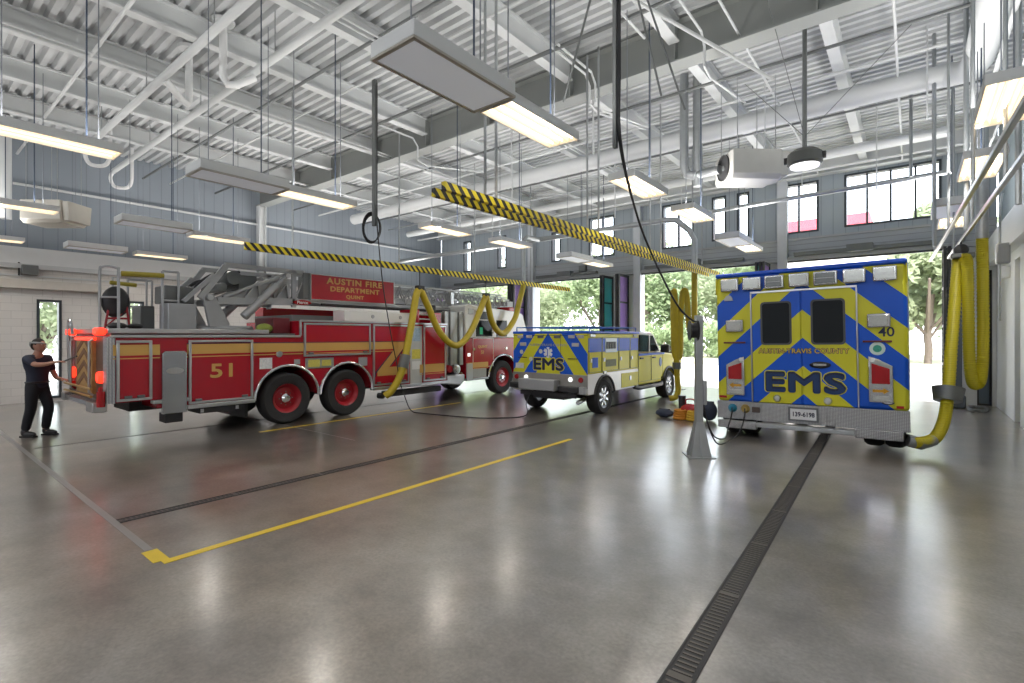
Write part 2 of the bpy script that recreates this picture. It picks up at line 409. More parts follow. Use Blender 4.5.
for i, (a, b) in enumerate(doors):
    dn += 1
    w = struct(M().box(a-.02, b+.02, YB-.16, YB-.10, 3.95, 4.04).build(f'door_{dn}', DFR))
    cols = ((TEAL, PURP) if i != 2 else (PURP, TEAL))
    leaf(w, a, b, a-.38, YB-1.0, YB-.2, PURP); leaf(w, a, b, a-.47, YB-1.0, YB-.2, PURP)
    q = b+.30 if i else b-.06
    leaf(w, a, b, q, YB-.95, YB-.15, TEAL if i else GREYG); leaf(w, a, b, q-.09, YB-.95, YB-.15, TEAL if i else GREYG)
    M().box(a+.3, b-.3, YB-.35, YB-.18, 4.12, 4.22).box((a+b)/2-.3, (a+b)/2+.3, YB-.45, YB-.16, 4.1, 4.3).build('door_operator', DALU, w)
# floor joints, drains, lines
JNT = mat('joint_sealant', (.075, .07, .065), .5)
struct(M().box(-17.4, -4.88, 1.34, 1.40, 0, .002).build('trim_8', mat('joint_grey', (.24, .235, .23), .4)))
struct(M().box(-12, -7.3, 4.95, 4.965, 0, .002).build('trim_9', mat('saw_cut', (.34, .33, .31), .4)))
struct(M().box(-10.72, -10.66, 1.5, YB, 0, .002).build('trim_10', JNT))
def drain(x, w, y0, y1, label, rz=0):
    t = thing('trench_drain', label, 'drain', (x, y0, 0), 'trench drains', (0, 0, rz))
    M().box(-w-.016, -w, 0, y1-y0, 0, .004).box(w, w+.016, 0, y1-y0, 0, .004).build('drain_rim', DARK, t)
    g = M().box(-w, w, 0, y1-y0, 0, .001); g.m(1); y = .01
    while y < y1-y0-.03:
        g.box(-w+.012, w-.012, y, y+.018, .001, .004); y += .042
        if int(y/.042) % 24 == 0: g.box(-w, w, y, y+.05, .001, .004); y += .06
    g.build('grate', [BLACK, mat('grate_iron', (.115, .105, .095), .5, .4, var=.2, scale=8)], t)
drain(-.83, .062, -.5, 16.6, 'long trench drain with iron grate running under the ambulance', .034)
drain(-5.86, .05, 1.4, 16.6, 'narrow trench drain passing under the yellow and blue pickup truck')
YLINE = mat('floor_line_yellow', (.72, .52, .03), .4, var=.15, scale=4)
tag(M().box(-4.57, -4.49, 1.36, 7.3, 0, .003).box(-4.86, -4.57, 1.31, 1.42, 0, .003).build('floor_line', YLINE), 'yellow painted floor line with a short hooked end, in the open middle of the floor', 'floor line')
tag(M().box(-9.33, -9.26, 4.3, 9.5, 0, .003).build('floor_line', YLINE), 'yellow painted floor line along the wheels of the red fire truck', 'floor line')
# ------------------------------------------------------------------ fire truck
T = thing('fire_truck', 'red and white ladder fire truck marked 51 with a gold stripe', 'fire truck', (-10.9, 2.15, 0))
WY = (2.9, 4.24, 9.62); WZ = .51; AR = .64
def arch(c, zb, r=AR):
    a = math.degrees(math.asin((zb-WZ)/r)); return arc(c, WZ, r, 180-a, a)
body = [(.08, .70), (.68, .70), (.68, .56)]+arch(WY[0], .56)+arch(WY[1], .56)+[(7.25, .56), (7.25, 2.06), (3.15, 2.06), (3.15, 1.76), (.08, 1.76)]
M().prism(body, 'x', -1.2, 1.2).build('body', RED, T, .012)
M().box(-.45, .45, .5, 10.4, .46, .85).box(-.3, .3, .3, 10.6, .8, 1.2).box(-.9, .9, 2.2, 2.26, .18, .56).build('chassis', DARK, T)
def side_door(y0, y1, z0, z1, label=None):
    d = M().box(1.2, 1.216, y0+.03, y1-.03, z0+.03, z1-.03).build('compartment_door', RED, T, 0, label)
    M().frame('x', 1.2, 1.24, y0, y1, z0, z1, .04).build('door_frame', STEEL, d, .006)
    parts(M().box(1.216, 1.25, y0+.1, y0+.2, z0+.045, z0+.085).box(1.216, 1.25, y1-.2, y1-.1, z0+.045, z0+.085), 'latch', DALU, d, .006)
    return d
side_door(.14, .61, .72, 1.68); d51 = side_door(1.14, 2.21, .58, 1.68); side_door(3.22, 4.83, 1.33, 2.02)
side_door(4.9, 5.95, .60, 2.02); side_door(6.42, 7.2, .60, 2.02)
text('51', .34, GOLD, (1.2185, 1.70, 1.12), RS, d51, 1.4, spread=.008, sp=1.0)
# gold stripes
g = M()
for a, b in ((.1, .72), (1.12, 5.62)): g.box(1.2, 1.2175, a, b, 1.44, 1.61).box(1.2, 1.2175, a, b, 1.385, 1.402)
g.prism([(5.60, 1.61), (5.86, 1.61), (5.86, 1.54), (5.36, 1.02), (5.9, 1.02), (5.9, .82), (5.02, .82), (5.02, .92), (5.52, 1.44), (5.60, 1.44)], 'x', 1.2, 1.2175)
g.box(1.2, 1.2175, 6.3, 7.2, .82, 1.03).box(1.2, 1.2175, 6.3, 7.2, .775, .79)
g.build('gold_stripe', GOLD, T)
g = M().box(1.2, 1.2172, 1.12, 5.86, 1.615, 1.63).prism([(5.48, 1.43), (5.53, 1.43), (4.98, .88), (4.98, .80), (4.95, .80), (4.95, .90)], 'x', 1.2, 1.2172).prism([(5.89, 1.55), (5.92, 1.55), (5.42, 1.04), (5.38, 1.04)], 'x', 1.2, 1.2172)
g.build('stripe_outline', NAVY, T)
# silver gutters and rub rails
g = M().box(1.19, 1.235, .06, 3.15, 1.725, 1.765).box(1.19, 1.235, 3.15, 7.25, 2.04, 2.08).box(1.19, 1.235, 3.13, 3.17, 1.76, 2.06)
g.build('gutter_rail', STEEL, T, .006)
g = M().box(1.1, 1.25, .62, 1.14, .64, .70).box(1.1, 1.25, 1.12, 2.24, .50, .57).box(1.1, 1.25, 4.9, 7.25, .50, .57)
parts(g, 'rub_rail', STEEL, T, .01)
for c in WY[:2]: M().tube([(1.21, y, z) for y, z in arch(c, .53, .66)], .03, 8).build('fender_trim', CHROME, T)
d = M().prism([(.74, .46), (1.1, .46), (1.1, 1.46), (1.06, 1.5), (.78, 1.5), (.74, 1.46)], 'x', 1.2, 1.27).build('outrigger_cover', COVER, T, .012, 'polished metal outrigger cover')
M().prism([(.92+.13*cos(a), 1.17+.055*sin(a)) for a in [i*pi/10 for i in range(20)]], 'x', 1.27, 1.28).build('maker_plate', STEEL, d)
parts(M().box(.9, 1.2, .8, 1.06, .30, .46).box(.7, 1.22, 1.3, 2.0, .40, .50), 'outrigger', DARK, T, .01)
parts(M().box(1.22, 1.235, 1.32, 1.37, .42, .48).box(1.22, 1.235, 1.9, 1.95, .42, .48), 'reflector', STEEL, T, 0)
M().box(1.2, 1.206, 2.34, 2.58, 1.12, 1.33).build('placard', mat('placard_white', (.75, .78, .78), .4, var=.35, scale=25), T)
M().lathe([(.001, .022), (.05, .022), (.065, .01), (.065, 0)], (1.2, 2.72, 1.40), 'x', 16).build('fuel_cap', STEEL, T)
g = M().box(1.2, 1.212, 3.26, 3.9, 1.08, 1.29); g.m(1).box(1.212, 1.214, 3.32, 3.58, 1.11, 1.26).box(1.212, 1.214, 3.62, 3.84, 1.12, 1.25)
g.build('warning_plate', [STEEL, mat('plate_yellow', (.62, .55, .12), .4, var=.3, scale=30)], T)
parts(M().box(1.2, 1.225, 3.02, 3.14, 1.18, 1.28).box(1.2, 1.225, 4.52, 4.74, 1.08, 1.27), 'vent_cover', ALU, T, .005)
# pump label panel
g = M().box(1.2, 1.212, 6.0, 6.38, .56, 2.0); g.m(1).box(1.212, 1.215, 6.05, 6.33, 1.18, 1.42); g.m(2).box(1.212, 1.215, 6.06, 6.32, 1.62, 1.95); g.m(3).box(1.212, 1.216, 6.05, 6.33, .92, 1.12)
g.build('pump_panel', [mat('panel_pale', (.55, .57, .56), .35, var=.1), mat('label_yellow', (.7, .62, .1), .4, var=.3, scale=30), mat('label_blue', (.35, .48, .6), .4, var=.5, scale=18), WHITE], T)
# rear end
M().prism([(1.02, .70), (1.2, .70), (1.2, 1.74), (1.02, 1.74)], 'y', .02, .1).box(1.19, 1.212, .02, .13, .70, 1.72).build('corner_plate', DIAM, T)
M().prism([(-1.2, .70), (-1.02, .70), (-1.02, 1.74), (-1.2, 1.74)], 'y', .02, .1).build('corner_plate', DIAM, T)
M().box(-1.0, 1.0, .055, .085, .72, 1.74).build('rear_panel', mat('rear_dark', (.16, .09, .06), .4, var=.4, scale=5), T)
g = M().box(-.55, .45, .0, .055, .80, 1.66); g.m(1)
for k in range(4): g.prism([(-.5, .86+k*.2), (-.05, 1.06+k*.2), (.4, .86+k*.2), (.4, .95+k*.2), (-.05, 1.15+k*.2), (-.5, .95+k*.2)], 'y', -.006, 0)
g.build('hose_cover', [mat('canvas_tan', (.42, .25, .09), .8, var=.2, scale=15), mat('canvas_brown', (.20, .10, .05), .8)], T)
for x in (-1.0, .86):
    M().box(x-.06, x+.2, -.07, .05, 1.76, 1.88).build('beacon', LITR, T, .03)
    M().lathe([(.001, -.06), (.085, -.055), (.095, -.02), (.095, .03)], (x+.06, .02, 1.10), 'y', 18).build('tail_light', LITR, T)
    M().lathe([(.001, -.045), (.07, -.04), (.08, -.02), (.08, .03)], (x+.06, .02, .86), 'y', 18).build('reverse_light', LENSR, T)
M().box(-.6, .6, -.02, .03, 1.68, 1.735).build('rear_light_bar', LITR, T, .01)
M().box(-1.15, .72, -.07, .08, .62, .70).build('tailboard', DIAM, T, .01)
M().box(.66, 1.06, -.12, .06, .56, .72).build('step_box', STEEL, T, .015); M().box(-1.2, -1.0, -.10, .0, .60, .74).build('step_box', ALU, T, .015)
M().cyl((1.17, -.04, .66), (1.17, -.04, .90), .055, 14).cyl((1.17, -.04, .90), (1.17, -.04, .97), .02, 8).build('extinguisher', LENSR, T)
M().tube(smooth([(-.85, -.04, .95), (-.85, -.06, 1.7), (-.83, -.06, 2.0), (-.72, -.06, 2.03), (-.64, -.06, 1.95), (-.64, -.04, 1.78)]), .024, 8).build('grab_rail', STEEL, T)
for x in (.62, -.62): M().tube([(x, -.02, .8), (x, -.07, .85), (x, -.07, 1.66), (x, -.02, 1.70)], .018, 8).build('grab_rail', STEEL, T)
for z in (.80, .92): M().tube([(-.9, -.1, z), (.9, -.1, z)], .02, 8).build('hose_rack_bar', mat('brass', (.55, .36, .12), .35, .7), T)
# deck, guard rails, seat and lockers
M().box(-1.15, 1.15, .05, 2.55, 1.79, 1.87).build('deck_plate', STEEL, T, .01)
M().box(-1.1, 1.1, .1, 3.1, 1.76, 1.80).build('deck_base', DALU, T)
g = M()
for y in (.97, 1.22): g.tube([(.5, y, 1.87), (.5, y, 2.90)], .022)
for z in (2.90, 2.38): g.tube([(.5, .97, z), (.5, 1.22, z)], .02)
g.build('guard_rail', ALU, T); g = M().tube([(.5, .34, 1.87), (.5, .34, 2.90)], .022)
g.tube(smooth([(.5, .34, 2.88), (.44, .24, 2.91), (.34, .16, 2.90), (.28, .14, 2.80), (.28, .14, 1.87)]), .02).tube([(.5, .34, 2.40), (.28, .14, 2.40)], .018)
g.build('guard_rail', ALU, T)
g = M()
for y in (.72, 1.1): g.tube([(-.5, y, 1.87), (-.5, y, 2.8)], .02)
g.tube([(-.5, .72, 2.8), (-.5, 1.1, 2.8)], .02).tube([(-.5, .72, 2.3), (-.5, 1.1, 2.3)], .02)
g.build('guard_rail', ALU, T); g = M().tube([(-.1, .4, 1.87), (-.1, .4, 2.78), (-.1, .9, 2.78), (-.1, .9, 1.87)], .018)
g.build('guard_rail', ALU, T)
M().tube([(.5, .38, 2.80), (.5, .99, 2.82)], .045, 8).build('rail_padding', mat('pad_olive', (.40, .33, .04), .6), T); M().tube([(0, .34, 2.68), (0, .72, 2.66)], .035, 8).build('rail_padding', mat('pad_olive', (.40, .33, .04), .6), T)
g = M().ell((.25, .36, 2.33), (.11, .20, .27), 18, 12).build('seat_back', BLACK, T)
M().tube([(.3, .2, 1.87), (.3, .28, 2.4)], .018).tube([(.3, .55, 1.87), (.3, .48, 2.4)], .018).tube([(.3, .22, 2.05), (.3, .54, 2.05)], .018).tube([(.3, .2, 1.9), (.3, .5, 2.2)], .012).build('seat_frame', DRED, T)
parts(M().ell((.35, .36, 1.92), (.16, .14, .06), 12, 8).ell((.3, .62, 1.92), (.14, .12, .05), 12, 8), 'foot_pedals', DARK, T, 0)
M().box(.1, .55, 1.04, 1.50, 1.87, 2.34).build('control_locker', ALU, T, .015); M().box(-.1, .45, 1.02, 1.5, 2.34, 2.66).build('control_console', DALU, T, .02)
M().box(-.5, .0, .78, 1.0, 1.87, 2.3).build('control_locker', DALU, T, .015)
# turntable and ladder
M().lathe([(.001, .16), (.62, .16), (.66, .12), (.66, 0), (.001, 0)], (0, 2.05, 1.79), 'z', 36).build('turntable', ALU, T)
for s in (-1, 1):
    a, b = (.52, .60) if s > 0 else (-.60, -.52)
    M().prism([(1.60, 2.44), (1.66, 2.54), (1.76, 2.54), (1.84, 2.42), (2.06, 1.98), (2.02, 1.92), (1.70, 1.92)], 'x', a, b).build('turret_arm', ALU, T, .01)
    M().cyl((s*.60, 1.70, 2.47), (s*.64, 1.70, 2.47), .055, 16).cyl((s*.60, 3.2, 3.02), (s*.64, 3.2, 3.02), .05, 16).build('pivot_pin', STEEL, T)
    M().cyl((s*.57, 2.33, 2.13), (s*.57, 2.98, 2.80), .085, 14).cyl((s*.57, 2.95, 2.77), (s*.57, 3.22, 3.04), .045, 12).build('lift_cylinder', ALU, T)
    g = M()
    def bar(p, q, h=.045):
        p, q = Vector((p[0], p[1])), Vector((q[0], q[1])); n = (q-p).normalized(); n = Vector((-n.y, n.x))*h
        g.prism([tuple(p-n), tuple(q-n), tuple(q+n), tuple(p+n)], 'x', s*.55-.035, s*.55+.035)
    bar((1.98, 3.12), (3.6, 3.12)); bar((1.55, 2.45), (2.0, 3.10), .055); bar((1.85, 2.42), (3.38, 2.48), .07); bar((3.36, 2.36), (3.36, 3.14), .045)
    bar((1.95, 2.50), (3.2, 3.06), .028); bar((1.28, 2.38), (1.80, 2.92), .035)
    g.prism([(2.1, 2.5), (3.3, 2.54), (3.3, 2.9), (2.9, 2.92)], 'x', s*.5-.01, s*.5+.01)
    for k in range(3): bar((2.35+.3*k, 2.5), (2.6+.3*k, 2.85), .012); bar((2.6+.3*k, 2.85), (2.65+.3*k, 2.5), .012)
    g.build('ladder_base', ALU, T, .006)
M().cyl((-.45, 2.2, 2.9), (.45, 2.2, 2.9), .14, 16).cyl((-.4, 2.0, 2.7), (.4, 2.0, 2.7), .09, 12).box(-.3, .3, 2.35, 2.7, 2.7, 2.98).build('winch', DALU, T)
M().tube(smooth([(.3, 1.4, 2.3), (.25, 1.6, 2.7), (.3, 1.9, 2.95), (.2, 2.4, 3.05)]), .03).tube(smooth([(-.1, 1.3, 2.35), (0, 1.7, 2.8), (.1, 2.1, 2.75)]), .035).build('hydraulic_hose', BLACK, T)
def ladder_section(x, y0, y1, z0, z1, n):
    g = M()
    for s in (-1, 1):
        g.box(s*x-.03, s*x+.03, y0, y1, z0, z0+.07).box(s*x-.02, s*x+.02, y0, y1, z1-.05, z1)
        L = (y1-y0)/n
        for k in range(n):
            a = y0+k*L
            for p, q in (((a, z0+.06), (a+L/2, z1-.03)), ((a+L/2, z1-.03), (a+L, z0+.06))): g.cyl((s*x, *p), (s*x, *q), .014, 6)
    k = int((y1-y0)/.35)
    for i in range(k): g.cyl((-x, y0+.15+i*.35, z0+.05), (x, y0+.15+i*.35, z0+.05), .018, 6)
    return g.build('ladder_section', ALU, T)
ladder_section(.55, 3.4, 10.3, 2.48, 3.08, 16); ladder_section(.47, 3.6, 10.6, 2.58, 3.02, 20); ladder_section(.39, 3.9, 10.9, 2.66, 2.96, 24)
M().box(-.4, .4, 10.8, 11.1, 2.55, 2.9).tube([(-.35, 11.1, 2.6), (-.35, 11.35, 2.4), (.35, 11.35, 2.4), (.35, 11.1, 2.6)], .03).build('ladder_tip', ALU, T, .02)
M().box(-.3, .5, 8.1, 8.5, 2.45, 2.66).box(.3, .6, 8.0, 8.12, 2.66, 3.0).build('ladder_rest', STEEL, T, .01)
M().tube(smooth([(.56, 4.0, 2.46), (.57, 6.5, 2.43), (.57, 8.0, 2.46)]), .03).build('cable_duct', DARK, T)
# sign on the ladder
sg = M().box(.58, .63, 3.72, 5.95, 2.56, 3.10).build('sign_board', RED, T, .004)
M().frame('x', .585, .637, 3.70, 5.97, 2.54, 3.12, .018).build('sign_border', STEEL, sg)
M().box(.38, .6, 3.55, 3.70, 2.56, 3.12).build('sign_box', DALU, sg, .008)
text('AUSTIN FIRE', .185, GOLD, (.634, 4.84, 2.985), RS, sg, 1.28, .006, sp=1.15); text('DEPARTMENT', .155, GOLD, (.634, 4.84, 2.81), RS, sg, 1.28, .005, sp=1.1); text('QUINT', .11, GOLD, (.634, 4.82, 2.655), RS, sg, 1.3, .004, sp=1.1)
d = M().prism([(3.52+.2*cos(a), 2.47+.055*sin(a)) for a in [i*pi/12 for i in range(24)]], 'x', .60, .625).build('maker_badge', LENSR, T)
text('Pierce', .09, WHITE, (.627, 3.52, 2.47), RS, d, 1.1, .002)
M().box(.70, 1.14, 4.2, 6.1, 2.08, 2.32).build('hose_locker', CABW, T, .012)
parts(M().lathe([(.001, .012), (.04, .012), (.045, 0)], (1.14, 4.95, 2.2), 'x', 12).lathe([(.001, .012), (.04, .012), (.045, 0)], (1.14, 5.75, 2.2), 'x', 12), 'locker_latch', ALU, T, 0)
M().box(-1.1, .6, 3.3, 7.2, 2.06, 2.2).build('body_top', DALU, T); M().box(-1.1, -.7, 3.3, 7.0, 2.2, 2.4).build('hose_locker', RED, T, .01)
parts(M().box(.55, 1.15, 6.2, 6.35, 2.08, 2.42).box(.5, 1.1, 6.75, 7.15, 2.08, 2.36), 'deck_bracket', RED, T, .01)
parts(M().tube([(1.1, 6.35, 2.3), (1.1, 6.75, 2.3)], .03).tube([(1.1, 6.35, 2.18), (1.1, 6.8, 2.18)], .02), 'deck_pipe', STEEL, T, 0)
M().lathe([(.001, .2), (.09, .2), (.1, .17), (.1, 0)], (.95, 6.95, 2.36), 'z', 14).build('beacon', BLACK, T)
# red gear in the open well ahead of the turntable
M().box(.1, .9, 2.75, 3.1, 1.80, 2.12).build('hose_bin', mat('bin_red', (.14, .012, .02), .5), T, .02); M().ell((.8, 2.62, 1.9), (.14, .16, .1), 12, 8).build('hose_bundle', mat('hose_green', (.25, .3, .05), .7), T)
# pump bay
g = M()
for k in range(4): g.box(1.0, 1.12+(.05 if k % 2 else 0), 7.26+k*.17, 7.26+k*.17+.15, .95, 2.42)
g.box(-1.1, 1.0, 7.25, 7.95, .95, 2.40)
g.build('pump_housing', mat('pump_grey', (.36, .37, .36), .35, .5, var=.1), T, .02)
M().box(-1.0, 1.0, 7.28, 7.95, .5, .95).build('pump_base', DARK, T)
g = M().lathe([(.001, .24), (.07, .24), (.075, .2), (.13, .19), (.13, .08), (.1, .0)], (1.05, 7.60, .84), 'x', 18); g.build('pump_intake', STEEL, T)
M().lathe([(.001, .16), (.1, .16), (.12, .1), (.1, 0)], (1.05, 7.36, .86), 'x', 14).build('pump_intake', DRED, T); M().lathe([(.001, .13), (.06, .13), (.075, .1), (.07, 0)], (1.05, 7.85, .68), 'x', 14).build('pump_intake', mat('bronze', (.25, .14, .08), .4, .6), T)
M().prism([(7.28, .46), (7.8, .40), (7.95, .52), (7.95, .70), (7.28, .70)], 'x', .95, 1.2).build('running_step', STEEL, T, .03)
# cab
CY = 9.62
lo = [(7.98, .56), (8.86, .56)]+[(8.86, .80)]+arc(CY, WZ, .66, 154, 6)[0:]+[(10.9, .58), (10.92, 1.69), (7.98, 1.69)]
M().prism(lo, 'x', -1.2, 1.2).build('cab_lower', RED, T, .015)
M().prism([(7.98, 1.69), (10.92, 1.69), (10.86, 1.85), (10.62, 2.42), (10.45, 2.5), (8.1, 2.64), (7.98, 2.6)], 'x', -1.19, 1.19).build('cab_upper', CABW, T, .03)
M().prism([(10.87, 1.86), (10.90, 1.86), (10.67, 2.38), (10.64, 2.38)], 'x', -1.0, 1.0).build('windscreen', GLASSD, T)
for s in (-1, 1):
    M().tube([(s*1.21, y, z) for y, z in arc(CY, WZ, .68, 176, 4)], .03, 8).build('fender_trim', CHROME, T)
    a, b = (1.19, 1.205) if s > 0 else (-1.205, -1.19)
    dr = M().frame('x', a, b, 8.27, 9.16, .86, 1.69, .012).build('cab_door', CABW, T)
    w = M().box(a, b, 8.38, 9.10, 1.73, 2.46).build('cab_window', GLASSD, T, .01)
    M().frame('x', a-.002, b+.006, 8.36, 9.12, 1.71, 2.48, .025).box(a, b+.006, 8.38, 9.10, 2.20, 2.225).build('window_frame', CABW, w)
    M().box(a, b, 9.30, 9.80, 1.73, 2.22).build('cab_window', GLASSD, T, .01)
M().box(1.205, 1.209, 8.55, 8.68, 1.8, 2.0).build('window_sticker', mat('sticker_green', (.05, .5, .25), .5, emit=(.05, .6, .3), es=.1), T)
M().box(1.2, 1.206, 8.05, 8.92, .85, 1.0).box(1.2, 1.206, 8.05, 8.92, .82, .832).build('gold_stripe', GOLD, T)
parts(M().box(1.2, 1.225, 8.27, 8.34, 1.34, 1.42).box(1.2, 1.225, 9.72, 9.79, 1.34, 1.42), 'door_handle', CHROME, T, .008)
M().box(1.2, 1.215, 8.05, 8.16, 1.18, 1.27).build('marker_light', LITW, T, .008)
text('QUINT', .10, GOLD, (1.203, 8.68, 1.44), RS, T, 1.25, .003); text('51', .13, GOLD, (1.203, 8.68, 1.28), RS, T, 1.0, .004)
M().box(.9, 1.23, 8.0, 8.24, .5, .98).box(1.0, 1.24, 8.2, 8.9, .5, .56).build('cab_step', STEEL, T, .01); M().box(1.19, 1.204, 8.26, 8.84, .57, .82).build('step_well', mat('well_grey', (.38, .38, .36), .4, .4, var=.1), T)
M().box(1.185, 1.2, 8.08, 8.30, 2.36, 2.52).build('scene_light', LENSG, T, .01)
M().box(-1.0, 1.0, 10.15, 10.42, 2.5, 2.66).build('light_bar', LENSR, T, .03); M().box(-1.0, 1.0, 10.9, 11.25, .5, .95).build('bumper', CHROME, T, .03)
M().tube([(1.15, 5.1, .36), (1.28, 5.14, .36)], .07, 12).build('exhaust_pipe', DARK, T)
M().box(.98, 1.16, 5.3, 7.1, .30, .44).build('undertray', DARK, T, .02)
# wheels
def wheel(par, x0, x1, y, z, r, rim, hub, rr=.6, spokes=0, dish=.09):
    """x1 is the outer side"""
    s = 1 if x1 > x0 else -1; w = abs(x1-x0)
    P = [(r*.62, 0), (r*.9, 0), (r*.98, .04), (r, .08), (r, w-.08), (r*.98, w-.04), (r*.9, w), (r*.66, w-.005), (r*rr, w-.03), (r*rr, .02)]
    ty = M().lathe([(a, s*b) for a, b in P]+[(P[0][0], 0)], (x0, y, z), 'x', 40)
    ty.f = [f for f in ty.f if len(f) <= 4]; ty.mi = [0]*len(ty.f)
    ty = ty.build('wheel', RUBBER, par)
    g = M().lathe([(.001, s*(w-dish)), (r*.2, s*(w-dish)), (r*.42, s*(w-dish-.02)), (r*rr*.93, s*(w-.03)), (r*rr*1.03, s*(w-.012)), (r*rr*1.03, s*(w-.05)), (r*rr*.9, s*.05), (.001, s*.05)], (x0, y, z), 'x', 36)
    if spokes:
        g.m(1)
        for k in range(spokes):
            a = 2*pi*(k+.5)/spokes; xx = x0+s*(w-dish+.012)
            c = [(y+rad*cos(a+t), z+rad*sin(a+t)) for rad, t in ((r*.2, -.12), (r*.54, -.14), (r*.54, .14), (r*.2, .12))]
            g.prism(c, 'x', xx, xx+s*.02)
    g.build('rim', rim, ty)
    h = M().lathe([(.001, s*(w-.01)), (r*.12, s*(w-.015)), (r*.19, s*(w-.05)), (r*.19, s*(w-dish-.01))], (x0, y, z), 'x', 20)
    for k in range(8):
        a = 2*pi*k/8; h.cyl((x0+s*(w-dish-.01), y+r*.26*cos(a), z+r*.26*sin(a)), (x0+s*(w-dish+.02), y+r*.26*cos(a), z+r*.26*sin(a)), r*.025, 6)
    h.build('hub', hub, ty)
    return ty
for y in WY:
    wheel(T, .86, 1.19, y, WZ, .51, DRED, CHROME, .55, 0, .10 if y != CY else .06); wheel(T, -.86, -1.19, y, WZ, .51, DRED, CHROME, .55, 0, .10)
for s in (1, -1): M().prism(arc(CY, WZ, .60, 0, 180, 16), 'x', s*.5, s*.8).build('wheel_well', DARK, T)
for y in WY[:2]: M().cyl((-.9, y, WZ), (.9, y, WZ), .12, 12).build('axle', DARK, T)
# ------------------------------------------------------------------ EMS pickup
P = thing('pickup_truck', 'yellow and blue pickup truck with a utility box body and EMS on its tailgate', 'pickup truck', (-6.42, 9.39, 0))
RW, FW, WR = .74, 4.60, .39
PCHEV = chevron('pickup_chevron', YEL.node_tree.nodes['Principled BSDF'].inputs['Base Color'].default_value[:3] and (.62, .60, .035), (.012, .10, .60), 1.35, .90, .46)
def parch(c, zb, r=.47):
    a = math.degrees(math.asin((zb-WR)/r)); return arc(c, WR, r, 180-a, a)
M().prism([(0, .48), (.25, .48)]+parch(RW, .48)+[(2.52, .48), (2.52, .93), (0, .93)], 'x', -1.0, 1.02).build('lower_body', CABW, P, .012)
M().prism([(.0, .93), (2.52, .93), (2.52, 1.80), (0, 1.80)], 'x', -1.0, 1.02).build('utility_box', YEL, P, .01)
M().box(-1.02, 1.04, -.01, 2.56, 1.80, 1.86).build('box_roof', BLUE, P, .015)
g = M()
for x in (-.98, 1.0): g.tube([(x, .1, 1.86), (x, .1, 1.95), (x, 2.4, 1.95), (x, 2.4, 1.86)], .015, 6)
for y in (.1, 1.2, 2.4): g.tube([(-.98, y, 1.95), (1.0, y, 1.95)], .012, 6)
g.build('roof_rail', mat('rail_blue', (.03, .13, .40), .4), P)
M().box(1.02, 1.026, .01, 2.5, 1.40, 1.70).build('blue_band', BLUE, P)
for a, b in ((.03, .60), (.62, 1.42), (1.44, 2.02), (2.04, 2.5)):
    d = M().frame('x', 1.02, 1.03, a, b, .96, 1.72, .012).build('compartment_door', mat('seam_olive', (.30, .30, .05), .4), P)
    M().box(1.026, 1.045, a+.05, a+.11, 1.18, 1.26).build('door_latch', STEEL, d)
g = M().box(1.026, 1.034, .75, 1.32, 1.38, 1.70); g.m(1)
for k in range(4): g.box(1.034, 1.046, .80+k*.12, .89+k*.12, 1.46, 1.62)
g.build('equipment_rack', [mat('rack_grey', (.45, .5, .55), .4, .4), BLACK], P)
M().box(1.02, 1.03, .18, .42, 1.06, 1.28).build('blue_decal', BLUE, P); M().box(1.026, 1.031, .78, 1.28, 1.06, 1.22).build('side_decal', mat('decal_dark', (.16, .17, .06), .5, var=.5, scale=30), P)
M().box(1.02, 1.032, 1.56, 2.48, .52, .86).build('lower_door', YEL, P, .006); M().box(1.032, 1.046, 1.98, 2.06, .68, .78).build('door_latch', STEEL, P)
M().tube([(1.025, RW+.48*cos(radians(a)), WR+.48*sin(radians(a))) for a in range(12, 169, 12)], .025, 8).build('fender_trim', BLACK, P)
M().box(1.02, 1.05, .66, .80, .90, .97).build('marker_light', LENSG, P, .01)
for y in (.06, 2.2): M().box(1.02, 1.045, y, y+.22, 1.73, 1.79).build('warning_light', LENSG, P, .006)
# rear
rp = M().box(-.99, 1.01, -.014, 0, .90, 1.80).build('tailgate', PCHEV, P)
M().box(.335, .345, -.017, -.014, .9, 1.8).box(-.99, 1.01, -.017, -.014, 1.755, 1.765).build('door_seam', NAVY, rp)
for x in (-.78, -.52, -.2, .25, .62, .85): M().box(x-.08, x+.08, -.035, -.014, 1.70, 1.77).build('warning_light', LENSG if x not in (-.2, .25) else LENSD, rp, .005)
for x in (-.7, .72): M().box(x-.09, x+.09, -.03, -.014, 1.52, 1.60).build('warning_light', LENSG, rp, .005)
text('EMS', .36, YEL, (.0, -.0165, 1.10), RX, rp, 1.35, spread=.03); text('EMS', .36, NAVY, (.0, -.0190, 1.10), RX, rp, 1.35, spread=.014)
text('AUSTIN-TRAVIS COUNTY', .075, mat('letter_grey', (.3, .32, .34), .4), (0, -.0165, 1.545), RX, rp, 1.2, .002)
g = M()
for k in range(3):
    a = k*pi/3; c, s_ = cos(a), sin(a)
    g.prism([(x*c-z*s_, 1.38+x*s_+z*c) for x, z in ((-.035, -.12), (.035, -.12), (.035, .12), (-.035, .12))], 'y', -.0175-.0004*k, -.0145)
g.build('star_of_life', WHITE, rp)
M().box(-.02+.0, .0, -.021, -.0185, 1.29, 1.46).build('staff_mark', BLUE, rp)
for x in (-.72, .66): M().box(x-.13, x+.13, -.032, -.014, 1.245, 1.262).build('grab_handle', BLACK, rp)
for x, z in ((-.75, 1.38), (-.2, 1.40), (-.48, 1.22)): M().lathe([(.001, -.004), (.05, -.004), (.05, 0)], (x, -.014, z), 'y', 16).build('round_decal', mat('decal_pale', (.55, .55, .45), .5, var=.4, scale=40), rp)
